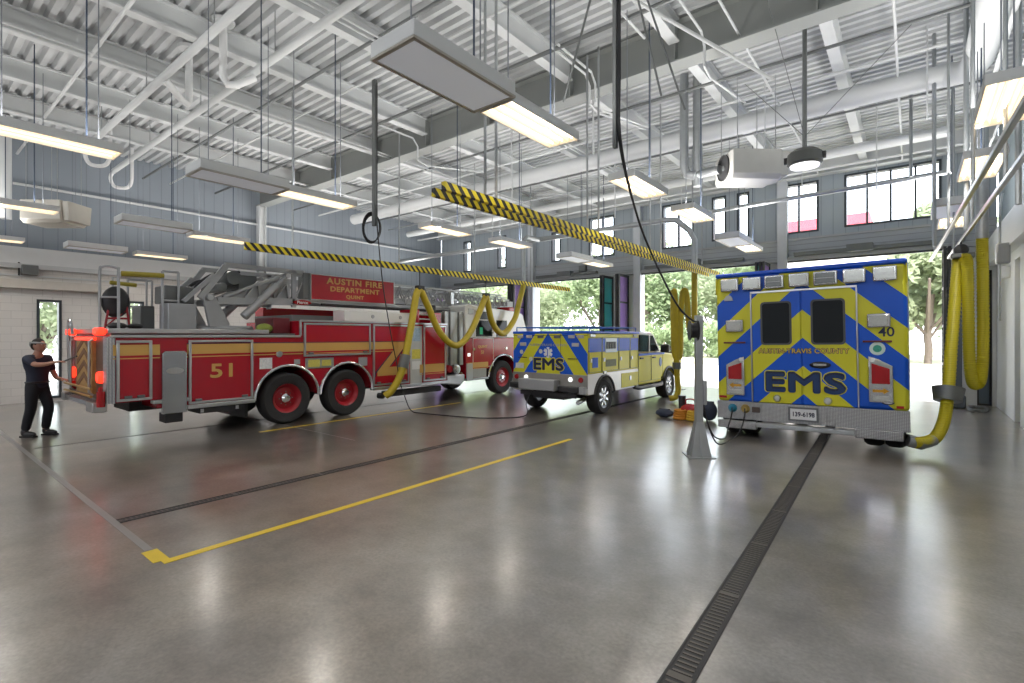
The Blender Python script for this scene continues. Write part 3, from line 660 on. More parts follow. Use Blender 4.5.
M().box(-.92, -.68, -.022, -.014, 1.0, 1.12).build('number_plate', mat('plate_dim', (.6, .62, .62), .4, var=.3, scale=30), rp)
M().box(-1.0, 1.02, -.03, 0, .62, .91).build('rear_bumper_panel', mat('bumper_grey', (.30, .29, .27), .4, .4, var=.1), P, .01)
for x in (-.88, .86): M().lathe([(.001, -.035), (.05, -.03), (.06, 0)], (x, -.03, .80), 'y', 18).build('tail_light', LENSR, P)
for x in (-.6, .6): M().lathe([(.001, -.03), (.045, -.028), (.055, 0)], (x, -.03, .80), 'y', 18).build('reverse_light', LITW, P)
M().box(-.66, .32, -.26, -.03, .54, .78).build('step_bumper', ALU, P, .015); parts(M().box(.34, .86, -.16, -.02, .52, .66).box(-1.02, -.68, -.15, -.02, .54, .68), 'bumper_pad', BLACK, P, .03)
M().box(.86, 1.0, -.12, -.02, .50, .66).build('bumper_end', ALU, P, .01)
M().box(-.42, .42, .0, 5.3, .34, .56).box(-.75, .75, -.06, .1, .40, .50).build('chassis', DARK, P)
M().cyl((.78, .25, .36), (.84, -.12, .32), .05, 14).build('exhaust_pipe', STEEL, P); M().cyl((-.85, RW, WR), (.85, RW, WR), .09, 12).build('axle', DARK, P)
# cab
M().prism([(2.56, .50), (4.05, .50), (4.05, .62)]+parch(FW, .62, .48)+[(5.5, .62), (5.62, .80), (5.62, 1.12), (5.5, 1.20), (4.25, 1.29), (2.56, 1.31)], 'x', -.98, 1.0).build('cab_lower', YEL, P, .03)
M().prism([(2.56, 1.31), (4.30, 1.29), (3.72, 1.80), (3.5, 1.86), (2.75, 1.86), (2.58, 1.80)], 'x', -.90, .92).build('cab_roof', CABW, P, .04)
M().prism([(2.70, 1.35), (4.02, 1.34), (3.60, 1.76), (2.76, 1.78)], 'x', .905, .945).build('side_window', GLASSD, P)
M().box(.94, .955, 3.33, 3.39, 1.34, 1.78).build('window_post', CABW, P)
M().prism([(4.24, 1.34), (4.29, 1.34), (3.78, 1.79), (3.73, 1.79)], 'x', -.78, .80).build('windscreen', GLASSD, P)
M().box(.985, 1.008, 2.58, 4.25, 1.245, 1.305).build('blue_band', BLUE, P)
for y0, y1 in ((2.58, 3.35), (3.37, 4.15)):
    d = M().frame('x', .99, 1.006, y0, y1, .58, 1.30, .01).build('cab_door', mat('seam_olive', (.30, .30, .05), .4), P)
    M().box(1.0, 1.03, y0+.06, y0+.24, 1.16, 1.20).build('door_handle', BLACK, d, .006)
M().prism([(3.98+.09*cos(a), 1.04+.13*sin(a)) for a in [i*pi/8 for i in range(16)]], 'x', 1.0, 1.01).build('door_badge', mat('badge_blue', (.03, .10, .28), .4, var=.5, scale=30), P)
M().box(.98, 1.22, 4.0, 4.14, 1.30, 1.52).build('wing_mirror', BLACK, P, .04); M().tube([(.96, 4.1, 1.34), (1.1, 4.08, 1.36)], .025).build('mirror_arm', BLACK, P)
M().tube([(1.0, 2.3, .48), (1.06, 2.5, .44), (1.06, 3.9, .44), (1.0, 4.05, .48)], .05, 8).build('side_step', BLACK, P)
M().box(-.95, .97, 5.55, 5.75, .55, .85).build('bumper', CHROME, P, .04)
M().tube([(1.005, FW+.49*cos(radians(a)), WR+.49*sin(radians(a))) for a in range(25, 156, 10)], .03, 8).build('fender_trim', BLACK, P)
ALLOY = mat('alloy_dark', (.20, .21, .22), .3, .8, var=.05); ALLOYL = mat('alloy', (.75, .76, .78), .25, .85, var=.05)
for y in (RW, FW):
    wheel(P, .74, 1.03, y, WR, WR, [ALLOY, ALLOYL], CHROME, .66, 8, .06); wheel(P, -.72, -1.0, y, WR, WR, [ALLOY, ALLOYL], CHROME, .66, 8, .06)
M().prism(arc(FW, WR, .45, 0, 180, 16), 'x', .3, .7).build('wheel_well', DARK, P); M().prism(arc(RW, WR, .44, 0, 180, 16), 'x', .3, .7).build('wheel_well', DARK, P)
# ------------------------------------------------------------------ ambulance
A = thing('ambulance', 'boxy yellow and blue ambulance with chevrons, rear doors and number 40', 'ambulance', (-1.37, 9.40, .012), rot=(0, radians(-1.0), 0))
CHEV = chevron('ambulance_chevron', (.62, .60, .035), (.012, .10, .60), .93, 1.71, .46)
M().box(-1.355, 1.355, .0, 4.4, .60, 2.80).build('module_body', CHEV, A, .05)
M().box(-1.365, 1.365, -.006, 4.41, 2.79, 2.87).build('roof_cap', BLUE, A, .03)
M().box(1.345, 1.36, .0, 4.4, 2.50, 2.79).box(-1.36, -1.345, .0, 4.4, 2.50, 2.79).build('upper_side_band', YEL, A)
for a, b in ((-.77, -.024), (-.016, .73)):
    d = M().box(a+.012, b-.004, -.02, .0, .62, 2.48).build('rear_door', CHEV, A, .006)
    c = -.39 if a < -.3 else .355
    M().prism(rrect(c-.235, c+.235, 1.595, 2.325, .06), 'y', -.03, -.018).build('window_seal', mat('seal_grey', (.07, .075, .08), .5), d)
    M().prism(rrect(c-.205, c+.205, 1.625, 2.295, .045), 'y', -.034, -.029).build('door_window', GLASSD, d)
    M().lathe([(.001, -.03), (.045, -.025), (.06, 0)], (c+.0 if a < -.3 else c-.02, -.02, .70), 'y', 16).build('door_latch', STEEL, d)
M().box(-.785, .745, -.03, 0, 2.48, 2.515).box(-.785, -.765, -.03, 0, .62, 2.48).box(.728, .748, -.03, 0, .62, 2.48).build('door_trim', STEEL, A, .004)
M().ell((.24, -.03, 1.27), (.15, .03, .055), 20, 8).build('door_handle', BLACK, A); M().box(.15, .33, -.072, -.055, 1.255, 1.29).build('handle_lever', CHROME, A, .005)
xs = (-1.11, -.75, -.40, -.035, .335, .715, 1.095)
for i, x in enumerate(xs):
    w = .148 if i not in (4,) else .165
    L = M().box(x-w, x+w, -.075, 0, 2.545, 2.765).build('warning_light', CHROME, A, .02)
    M().box(x-w+.025, x+w-.03, -.085, -.07, 2.57, 2.74).build('lens', LENSD if i in (2, 4) else LENSG, L, .012)
    M().box(x-w+.04, x+w-.05, -.088, -.084, 2.652, 2.658).build('lens_bar', ALU, L)
for x, z in ((-1.045, 1.935), (1.01, 1.955)):
    L = M().box(x-.145, x+.145, -.06, 0, z-.105, z+.105).build('scene_light', CHROME, A, .02); M().box(x-.12, x+.11, -.07, -.055, z-.08, z+.08).build('lens', LENSG, L, .012)
for x in (-1.055, .985): M().box(x-.18, x+.18, -.022, 0, 1.625, 1.655).build('marker_light', mat('marker_dark_red', (.12, .02, .02), .3), A, .005)
for s, x in ((-1, -1.045), (1, 1.02)):
    q = [(x-.15, .72), (x+.15, .72), (x+.15, 1.40 if s < 0 else 1.30), (x+.06, 1.40 if s < 0 else 1.34), (x-.15, 1.25 if s < 0 else 1.42)]
    if s > 0: q = [(x-.15, .72), (x+.15, .72), (x+.15, 1.27), (x-.02, 1.37), (x-.15, 1.42)]
    else: q = [(x-.15, .72), (x+.15, .72), (x+.15, 1.40), (x+.02, 1.35), (x-.15, 1.25)]
    L = M().prism(q, 'y', -.05, 0).build('tail_light', CHROME, A, .012)
    q2 = [(x-.11, 1.0), (x+.11, 1.0), (x+.11, 1.29 if s < 0 else 1.23), (x-.11, 1.21 if s < 0 else 1.31)]
    M().prism(q2, 'y', -.062, -.05).build('red_lens', LENSR, L, .006)
    M().prism([(x-.1, .895), (x-.03, .94), (x-.03, .915), (x+.1, .915), (x+.1, .875), (x-.03, .875), (x-.03, .85)] if s < 0 else [(x+.1, .895), (x+.03, .94), (x+.03, .915), (x-.1, .915), (x-.1, .875), (x+.03, .875), (x+.03, .85)], 'y', -.062, -.05).build('turn_arrow', mat('amber_lens', (.55, .28, .02), .25), L)
    M().box(x-.1, x+.1, -.062, -.05, .75, .82).build('reverse_lens', LENSG, L, .006)
    M().lathe([(.001, -.062), (.035, -.062), (.035, -.05)], (x+(.1 if s < 0 else -.1), 0, 1.345 if s < 0 else 1.36), 'y', 14).build('lens_badge', WHITE, L)
for sz, off, m_, yy in ((.43, .040, YEL, -.0225), (.43, .025, NAVY, -.0255)): text('EMS', sz, m_, (-.005, yy, .965), RX, A, 1.52, sp=1.05, spread=off)
text('EMS', .43, mat('letter_blue', (.004, .03, .12), .4), (-.005, -.0285, .945), RX, A, 1.52, sp=1.05, spread=.009)
text('AUSTIN-TRAVIS COUNTY', .11, NAVY, (-.015, -.0222, 1.49), RX, A, .98, sp=1.05, spread=.008); text('AUSTIN-TRAVIS COUNTY', .11, mat('letter_gold', (.70, .50, .06), .4), (-.015, -.0245, 1.49), RX, A, .98, sp=1.05, spread=.001)
text('40', .20, NAVY, (1.10, -.003, 1.775), RX, A, 1.0, .003)
g = M().lathe([(.001, -.004), (.095, -.004), (.1, 0)], (.985, 0, 1.53), 'y', 24).build('round_emblem', mat('emblem_pale', (.6, .75, .7), .4), A)
M().lathe([(.001, -.007), (.055, -.007), (.055, -.003)], (.985, 0, 1.53), 'y', 20).build('emblem_centre', mat('emblem_green', (.05, .35, .25), .4, var=.5, scale=50), g)
M().prism([(-1.14+.07*cos(a), 2.38+.1*max(0, sin(a))) for a in [i*pi/8 for i in range(9)]], 'y', -.03, 0).build('vent_hood', ALU, A)
M().box(1.2, 1.29, -.012, 0, .64, .68).box(-1.33, -1.2, -.012, 0, .66, .70).build('reflector', LENSR, A)
M().prism([(1.1+.08*cos(a), .72+.035*sin(a)) for a in [i*pi/8 for i in range(16)]], 'y', -.004, 0).build('chassis_badge', NAVY, A); M().prism([(1.1+.055*cos(a), .72+.02*sin(a)) for a in [i*pi/8 for i in range(16)]], 'y', -.006, -.003).build('badge_mark', STEEL, A)
M().box(-1.36, 1.36, -.03, .03, .30, .61).build('kick_plate', DIAM, A, .008)
M().box(-.70, .69, -.12, 0, .20, .275).build('rear_bumper', GALV, A, .01)
M().box(-1.33, -.70, -.12, .0, .15, .28).build('rear_step', DIAM, A, .015); M().box(.69, 1.28, -.12, .0, .17, .315).build('rear_step', DIAM, A, .015)
pl = M().box(-.20, .18, -.042, -.03, .37, .55).build('number_plate', mat('plate_white', (.78, .80, .82), .4), A, .004); M().frame('y', -.05, -.03, -.225, .205, .345, .575, .028).build('plate_frame', mat('plate_frame_dark', (.16, .17, .18), .4, .5), pl)
text('139-6198', .10, NAVY, (-.01, -.044, .455), RX, pl, .85, .003)
for x, m_ in ((-1.10, mat('socket_teal', (.02, .22, .35), .4)), (-.89, mat('socket_brass', (.45, .33, .10), .4, .5))): M().lathe([(.001, -.07), (.04, -.07), (.05, -.05), (.06, -.02), (.075, 0)], (x, -.03, .49), 'y', 16).build('power_inlet', m_, A)
M().box(-.78, -.66, -.045, -.03, .44, .53).build('inlet_plate', mat('inlet_brown', (.10, .07, .06), .5), A)
M().box(-.45, .45, .1, 6.2, .40, .62).box(-1.0, 1.0, .3, .5, .28, .4).build('chassis', DARK, A)
for a, b in ((1.05, 1.30), (.78, 1.03)): 
    wheel(A, a, b, .44, .385, .395, STEEL, CHROME, .6); wheel(A, -a, -b, .44, .385, .395, STEEL, CHROME, .6)
M().cyl((-.9, .44, .39), (.9, .44, .39), .1, 12).build('axle', DARK, A)
M().prism([(4.4, .5), (6.3, .5), (6.35, 1.15), (5.4, 1.3), (4.9, 2.0), (4.4, 2.05)], 'x', -1.0, 1.0).build('cab', YEL, A, .05)
M().prism([(4.5, 1.35), (5.3, 1.33), (4.88, 1.92), (4.5, 1.95)], 'x', -1.01, 1.01).build('cab_window', GLASSD, A)
for s in (1, -1): wheel(A, s*.72, s*.99, 5.5, .385, .395, STEEL, CHROME, .6)
M().cyl((1.2, .3, .22), (1.44, .06, .19), .045, 14).build('exhaust_pipe', DARK, A)
# ------------------------------------------------------------------ exhaust extraction: rails, hoses, ducts
def rail(x, y0, y1, z, label, m_=HAZ, w=.03, h=.10):
    r = tag(M().box(x-w, x+w, y0, y1, z-h/2, z+h/2).build('exhaust_rail', m_, None, .008), label, 'exhaust rail', 'exhaust rails')
    g = M(); y = y0+.9
    while y < y1-.3:
        g.tube([(x, y, z+h/2), (x, y, 6.5)], .018, 6); y += 2.6
    parts(g, 'hanger_rod', GALV, r)
    return r
rail(-9.43, 4.1, 15.1, 3.38, 'black and yellow striped exhaust rail above the fire truck', h=.14)
rail(-4.30, 3.95, 13.9, 3.40, 'black and yellow striped exhaust rail nearer the fire truck, of the middle pair'); rail(-4.03, 3.85, 13.9, 3.40, 'black and yellow striped exhaust rail nearer the ambulance, of the middle pair')
r1 = rail(0, -9.4, .3, 3.3, 'plain aluminium exhaust rail beside the right wall, nearer the ambulance', STEEL, .022, .05); r1.location = (.31, 13.1, 0); r1.rotation_euler[2] = -.033*-1
r2 = rail(0, -9.6, .1, 3.3, 'plain aluminium exhaust rail beside the right wall, nearer the wall', STEEL, .022, .05); r2.location = (.57, 13.1, 0); r2.rotation_euler[2] = .026
def hose(pts, r, m_, label, k=10, ripple=0, group='yellow exhaust hoses'):
    t = M().tube(smooth(pts, k), r, 14, ripple).build('exhaust_hose', m_)
    return tag(t, label, 'hose', group)
h1 = hose([(-9.42, 12.42, 3.34), (-9.42, 12.2, 2.8), (-9.42, 11.96, 2.25), (-9.42, 11.42, 1.82), (-9.42, 10.95, 2.12), (-9.42, 10.72, 2.75), (-9.42, 10.66, 2.86), (-9.42, 10.58, 2.75), (-9.42, 10.02, 1.85), (-9.42, 9.47, 1.50), (-9.42, 8.9, 1.83), (-9.42, 8.48, 2.5), (-9.42, 8.27, 2.83), (-9.42, 8.18, 2.86), (-9.42, 8.10, 2.7), (-9.42, 7.93, 1.9), (-9.42, 7.68, .95), (-9.46, 7.42, .5), (-9.56, 7.3, .36)], .085, HOSEF, 'yellow exhaust hose looping in two swags along the fire truck')
M().cyl((-9.42, 7.78, 1.30), (-9.42, 7.70, 1.00), .125, 18).build('hose_cuff', DALU, h1)
M().box(-9.5, -9.34, 8.12, 8.32, 2.86, 2.98).box(-9.5, -9.34, 10.58, 10.76, 2.86, 2.96).build('hose_saddle', DARK, h1, .02)
M().tube([(-9.42, 8.22, 2.95), (-9.42, 8.22, 3.32)], .012, 6).tube([(-9.42, 10.66, 2.95), (-9.42, 10.66, 3.32)], .012, 6).build('saddle_strap', BLACK, h1)
h2 = hose([(-4.50, 13.4, 3.5), (-4.50, 13.4, 2.5), (-4.50, 13.4, 2.0), (-4.56, 13.36, 1.80), (-4.62, 13.32, 2.05), (-4.66, 13.3, 2.7), (-4.70, 13.28, 2.95), (-4.76, 13.24, 2.85), (-4.80, 13.2, 2.2), (-4.80, 13.2, 1.35), (-4.86, 13.15, 1.16), (-4.93, 13.1, 1.4), (-4.95, 13.08, 2.6), (-4.94, 13.1, 2.95), (-4.91, 13.1, 2.7), (-4.88, 13.12, 1.7), (-4.87, 13.12, .95), (-4.85, 13.12, .55), (-4.83, 13.12, .32), (-4.88, 13.06, .14), (-5.02, 12.98, .10)], .075, HOSEF, 'yellow exhaust hose hanging in a long loop at the nose of the pickup')
M().cyl((-4.87, 13.12, 1.05), (-4.87, 13.12, .88), .11, 16).build('hose_cuff', DALU, h2)
def at(x, y, d):
    S, C = sin(radians(38.5)), cos(radians(38.5)); l = (x-512)/503; v = (336-y)/503
    return (d*(-S+l*C), d*(C+l*S), 1.75+d*v)
h3 = hose([at(958, 260, 8.3), at(955, 300, 8.1), at(951, 350, 7.8), at(948, 393, 7.6), at(944, 420, 7.5), at(936, 437, 7.4), at(924, 442, 7.35), at(914, 443, 7.35)], .078, HOSEY, 'yellow corrugated exhaust hose clipped to the ambulance tailpipe', 24, .05)
M().cyl(at(948.3, 388, 7.62), at(947.6, 401, 7.58), .20, 20, .17).build('hose_cuff', DALU, h3); M().tube([at(933, 440, 7.38), at(920, 444, 7.35), at(908, 441, 7.4)], .085, 14).build('hose_nozzle', GALV, h3)
h4 = hose([at(963, 258, 8.1), at(967, 262, 8.05), at(968, 300, 8.0), at(969, 350, 8.0), at(971.5, 379, 8.0), at(976, 385, 8.0), at(981, 378, 8.0), at(983, 350, 8.0), at(983, 300, 8.0), at(982.5, 262, 8.0), at(982, 236, 8.0)], .076, HOSEY, 'yellow corrugated exhaust hose hanging in a deep loop by the right wall', 24, .05)
b = thing('balancer', 'black spring balancer holding up the yellow hoses by the right wall', 'balancer', at(961, 250, 8.2))
q = at(961, 250, 8.2)
M().lathe([(.001, -.06), (.09, -.05), (.1, 0), (.09, .05), (.001, .06)], (0, 0, 0), 'y', 20).build('drum', BLACK, b); M().box(-.13, .17, -.1, .1, -.14, -.06).build('saddle', DALU, b, .02); M().tube([(0, 0, .1), (0, 0, 3.3-q[2])], .012, 6).build('hanger_cable', BLACK, b)
def duct(pts, r, label, name='exhaust_duct', m_=GALV, cat='duct', group='exhaust ducts', k=6, n=16):
    return tag(M().tube(smooth(pts, k), r, n).build(name, m_), label, cat, group)
q5 = at(982, 236, 8.0)
tag(M().tube([(q5[0], q5[1], q5[2]-.04), (q5[0], q5[1], 4.4), (q5[0], q5[1], 5.6)], .08, 18).build('exhaust_duct', GALV), 'grey vertical exhaust duct feeding the hoses by the right wall', 'duct', 'exhaust ducts')
def pipe(pts, r, label, name='exhaust_duct', m_=GALV, cat='duct', group='exhaust ducts', n=12):
    return tag(M().tube(pts, r, n).build(name, m_), label, cat, group)
pipe([(-16.5, 13.3, 4.82), (-5.3, 13.3, 4.90)]+[(-4.95, 13.3, 4.86), (-4.62, 13.35, 4.55), (-4.5, 13.4, 4.3), (-4.5, 13.4, 3.45)], .075, 'long grey exhaust duct crossing in front of the far wall and dropping to the pickup', n=14)
pipe([(-4.5, 13.45, 4.97), (.66, 13.45, 5.07)], .05, 'thin grey pipe crossing in front of the windows above the ambulance', 'cross_pipe', cat='pipe', group='overhead pipes')
pipe([(-9.43, 12.42, 3.46), (-9.43, 12.42, 4.7), (-9.43, 12.6, 4.85), (-9.43, 13.25, 4.85)], .07, 'grey exhaust duct rising from the fire truck hose')
# ------------------------------------------------------------------ lights and overhead plant
ZL = 4.0
def fixture(loc, lit, label, group):
    """hung 1.2 m along y, underside at ZL; origin mid underside"""
    t = thing('light_fixture' if lit else 'heater_panel', label, 'light' if lit else 'panel', loc, group)
    if lit:
        w, L = .21, .61
        g = M().box(-w, w, -L, L, .085, .10)
        for s in (-1, 1): g.prism([(s*w, 0), (s*w, .10), (s*(w-.012), .10), (s*(w-.012), 0)], 'y', -L, L)
        for s in (-1, 1): g.box(-w, w, s*L-.006, s*L+.006, 0, .10)
        g.build('housing', WHITE, t)
        r = M()
        for x in (-.135, 0, .135):
            pr = [(x-.065, .012), (x-.045, .06), (x+.045, .06), (x+.065, .012)]
            r.add([(a, y, z) for y in (-L+.01, L-.01) for a, z in pr], [(0, 1, 5, 4), (1, 2, 6, 5), (2, 3, 7, 6)])
        r.build('reflector', WARM, t, recalc=False)
        for x in (-.135, 0, .135): M().cyl((x, -L+.03, .036), (x, L-.03, .036), .013, 8).build('lamp_tube', TUBE, t)
    else:
        w, L = .27, .62
        M().box(-w, w, -L, L, .02, .15).build('housing', WHITE, t, .01)
        M().frame('z', 0, .02, -w, w, -L, L, .035).build('panel_frame', mat('frame_taupe', (.50, .47, .42), .4, .3), t)
        M().box(-w+.035, w-.035, -L+.035, L-.035, .008, .02).build('diffuser', DIFF, t)
    for y in (-.42, .42): M().tube([(0, y, .10), (0, y, 6.5-ZL)], .007, 6).build('suspension_cable', mat('cable_grey', (.25, .27, .3), .4, .5), t)
    M().tube([(.03, .30, .1), (.03, .30, 2.96)], .010, 6).build('power_cord', mat('cord_blue', (.05, .07, .11), .5), t)
    return t
fl = fixture((-3.2, 4.38, ZL), True, 'lit fluorescent fixture beside the large pale ceiling panel, over the open middle floor', 'lit fluorescent fixtures')
pn = fixture((-3.2, 3.12, ZL), False, 'large pale ceiling panel hanging over the open middle floor', 'pale ceiling panels')
for x, y, lab in ((-3.25, 7.2, 'lit fluorescent fixture third in line over the ends of the middle striped rails'), (-3.2, 9.5, 'lit fluorescent fixture over the gap between the pickup and the ambulance'),
                  (-3.3, 13.95, 'lit fluorescent fixture just above the roof of the ambulance by the far wall'),
                  (-7.8, 1.25, 'lit fluorescent fixture largest of those over the fire truck side, cut by the picture edge'), (-7.75, 4.55, 'lit fluorescent fixture above the fire truck sign'), (-7.85, 7.6, 'lit fluorescent fixture beneath the grey girder, ahead of the fire truck sign'),
                  (-7.75, 9.7, 'lit fluorescent fixture above the fire truck cab'), (-7.8, 14.2, 'lit fluorescent fixture above the folded doors by the pickup'),
                  (-12.3, 1.42, 'lit fluorescent fixture beside the cream unit heater'), (-12.7, 4.95, 'lit fluorescent fixture just left of the fire truck striped rail end'),
                  (-16.8, 1.55, 'lit fluorescent fixture smallest and lowest at the picture edge, high above the person'), (-16.8, 5.0, 'lit fluorescent fixture against the left wall above the guard rails of the fire truck'),
                  (.72, 6.8, 'lit fluorescent fixture by the right wall closest to the camera'), (.72, 9.2, 'lit fluorescent fixture by the right wall, second along'), (.62, 13.3, 'lit fluorescent fixture by the right wall at its far end')):
    dup(fl, (x, y, ZL), lab)
for x, y, lab in ((-7.75, 3.3, 'large pale ceiling panel above the rear deck of the fire truck'), (-12.3, 3.55, 'large pale ceiling panel hung before the left wall above the striped rail'), (-16.8, 3.55, 'large pale ceiling panel low against the left wall'),
                  (-7.8, 12.8, 'large pale ceiling panel above the front of the pickup'), (-3.35, 12.8, 'large pale ceiling panel just above the ambulance roof'), (.55, 12.1, 'large pale ceiling panel by the right wall')):
    dup(pn, (x, y, ZL), lab)
# added fill lamps on a grid, up and down, some away from any fixture
def area(loc, sx, sy, w, up, col=(1, .93, .84)):
    L = bpy.data.lights.new('fill_lamp', 'AREA'); L.shape = 'RECTANGLE'; L.size = sx; L.size_y = sy; L.energy = w; L.color = col
    o = bpy.data.objects.new('fill_lamp', L); COL.objects.link(o); o.location = loc; o.rotation_euler = (pi if up else 0, 0, 0)
for x in (-3.2, -7.8, -12.4, -16.2, .5):
    for y in (-4, 1.3, 4.6, 7.3, 9.6, 13.8):
        area((x, y, ZL+.16), .5, 1.2, UPW*(1.7 if y > 9 else .95), True, (1, .97, .93))
        L = bpy.data.lights.new('fill_lamp', 'SPOT'); L.energy = DNW; L.spot_size = radians(165); L.spot_blend = 1; L.shadow_soft_size = .03; L.color = (1, .96, .91)
        o = bpy.data.objects.new('fill_lamp', L); COL.objects.link(o); o.location = (x+.06, y, ZL+.03)
# unit heaters
def unit_heater(loc, rz, label, m_):
    t = thing('unit_heater', label, 'heater', loc, 'unit heaters', (0, 0, rz))
    g = M().prism([(-.38, .08), (-.30, 0), (.30, 0), (.38, .08), (.38, .52), (-.38, .52)], 'x', -.35, .55)
    g.build('casing', m_, t, .015)
    M().prism([(-.34, .50), (.34, .50), (.30, .06), (-.30, .06)], 'x', .55, .70).build('outlet_hood', m_, t, .02)
    M().lathe([(.22, 0), (.24, -.02), (.24, .04), (.22, .04)], (-.36, 0, .28), 'x', 24).build('fan_ring', DARK, t)
    g = M().cyl((-.37, 0, .28), (-.33, 0, .28), .05, 12)
    for k in range(5):
        a = 2*pi*k/5; g.prism([(.04*cos(a), .28+.04*sin(a)), (.21*cos(a-.25), .28+.21*sin(a-.25)), (.21*cos(a+.25), .28+.21*sin(a+.25))], 'x', -.358, -.352)
    g.build('fan', DALU, t)
    for x in (-.25, .45):
        for y in (-.33, .33): M().tube([(x, y, .5), (x, y, 6.5-loc[2])], .008, 6).build('hanger_rod', GALV, t)
    return t
u = unit_heater((-2.5, 10.1, 4.62), radians(40), 'white unit heater with a round fan hung above the ambulance', mat('heater_casing', (.55, .55, .52), .45))
unit_heater((-15.9, 2.5, 4.35), radians(40), 'cream unit heater hung before the left wall', mat('cream_casing', (.62, .59, .52), .4))
tag(M().tube([(-3.58, 10.05, ZC-.01), (-3.58, 10.05, 5.15), (-3.52, 10.06, 4.98), (-3.35, 10.05, 4.92)], .085, 16).build('flue_pipe', GALV), 'grey vertical flue pipe, first of the pair beside the white unit heater', 'pipe', 'flue pipes')
tag(M().tube([(-3.34, 10.12, ZC-.01), (-3.34, 10.12, 4.72)], .085, 16).tube([(-3.34, 10.12, 4.95), (-2.85, 9.9, 4.9)], .08, 14).build('flue_pipe', GALV), 'grey vertical flue pipe joined to the white unit heater', 'pipe', 'flue pipes')
tag(M().tube([(-16.95, 1.86, ZC), (-16.95, 1.86, 4.55)], .13, 18).build('flue_pipe', CEILW), 'thick white vertical flue pipe before the left wall', 'pipe', 'flue pipes')
# round fan-like fixture on a drop rod
t = thing('ceiling_fan', 'round dark drum fixture on a long drop rod above the ambulance', 'fan', (-1.38, 9.45, 4.52))
M().lathe([(.001, .28), (.17, .28), (.25, .22), (.26, .06), (.23, .03), (.001, .03)], (0, 0, 0), 'z', 28).build('drum', mat('drum_grey', (.10, .105, .10), .45, .2), t)
M().lathe([(.001, 0), (.21, 0), (.22, .04), (.001, .04)], (0, 0, 0), 'z', 28).build('lens', LITW, t); M().tube([(0, 0, .27), (0, 0, ZC-4.42)], .035, 12).build('drop_rod', DALU, t)
M().box(-.3, -.24, -.03, .03, .1, .2).box(.24, .3, -.03, .03, .1, .2).build('bracket', DARK, t); M().box(-.22, .22, -.06, .06, 2.3, 2.42).build('rod_clamp', STEEL, t, .02)
for a in (20, 140, 260): M().tube([(0, 0, .5), (1.5*cos(radians(a)), 1.5*sin(radians(a)), 2.1)], .006, 6).build('guy_wire', DALU, t)
# tube heaters along the rear bays
for y, xe, lab, yo in ((3.05, -15.2, 'white radiant tube running across the near bays, ending closer to the fire truck', .42), (3.95, -17.0, 'white radiant tube running across the near bays, ending at the left wall', -.42)):
    t = thing('radiant_tube', lab, 'heater tube', (0, 0, 0), 'radiant tube heaters')
    M().tube([(-2.2, y, 6.22), (xe, y, 6.22)], .062, 16).build('tube', CEILW, t)
    M().tube(smooth([(xe, y, 6.22), (xe-.25, y, 6.1), (xe-.3, y+.1, 5.9), (xe-.1, y+.3, 5.86), (xe, y+.4, 6.0), (xe, y+.42, 6.4), (xe, y+.42, 6.98)]), .045, 12).build('return_bend', WHITE, t)
    xv = -10.2 if yo > 0 else -8.9
    M().tube([(xv, y+yo, ZC), (xv, y+yo, 6.02)]+[(xv+.06, y+yo*.9, 5.9), (xv+.12, y+yo*.6, 5.92), (xv+.2, y, 6.12)], .06, 12).build('flue', WHITE, t); M().lathe([(.001, 0), (.16, 0), (.18, .05), (.001, .05)], (xv, y+yo, 6.90), 'z', 20).build('flue_collar', CEILW, t)
    for x in range(-14, -2, 3): M().tube([(x, y, 6.26), (x, y, 6.98)], .01, 6).build('hanger_rod', GALV, t)
# big round supply ducts on the far side and along the right wall
duct([(-17, 11.5, 6.28), (-12, 11.5, 6.28), (-4, 11.5, 6.28), (.1, 11.5, 6.28), (.5, 11.5, 6.25), (.74, 11.2, 6.15), (.78, 10.6, 6.02), (.80, 9.4, 5.92), (.86, 2, 5.92)], .19, 'fat white round air duct crossing above the ambulance and turning along the right wall', 'air_duct', CEILW, 'duct', 'air ducts', 5, 22)
duct([(-17.5, 14.6, 6.25), (0.6, 14.6, 6.25)], .12, 'slimmer white round air duct close to the far wall windows', 'air_duct', CEILW, 'duct', 'air ducts', 2, 18)
# conduits and sprinkler pipes
tn = 10
def conduit(pts, r=.018, m_=CEILW):
    global tn; tn += 1
    return struct(M().tube(pts, r, 8).build(f'trim_{tn}', m_))
for x, z, r in ((-10.6, 6.42, .02), (-10.75, 6.42, .02), (-6.5, 6.40, .02), (-6.62, 6.40, .02), (-2.1, 6.42, .02), (-14.6, 6.4, .03), (-.2, 6.4, .02), (.95, 5.6, .03), (1.2, 5.5, .02)): conduit([(x, YF, z), (x, YB-.3, z)], r)
for y, z, r, m_ in ((2.2, 6.44, .03, CEILW), (5.6, 6.46, .022, CEILW), (6.9, 6.46, .035, DALU), (1.0, 6.46, .02, CEILW), (9.6, 6.44, .03, DALU), (10.6, 6.42, .03, CEILW), (12.6, 6.44, .025, DALU), (13.9, 6.4, .03, GALV), (15.6, 6.2, .04, CEILW), (4.9, 6.46, .03, DALU)): conduit([(XL+.1, y, z), (XR-.1, y, z)], r, m_)
for x, y, r in ((-1.8, 12, .012), (-2.3, 11, .012), (-.6, 13.4, .012), (.2, 11, .012), (-6.2, 12.2, .02), (-8.9, 11.2, .014), (-5.6, 15.5, .016), (-13, 9.5, .016), (-11.2, 13, .016), (-7.1, 8.9, .012), (-5.0, 8.9, .02)): conduit([(x, y, 4.9 if y > 11 else 5.4), (x, y, ZC)], r)
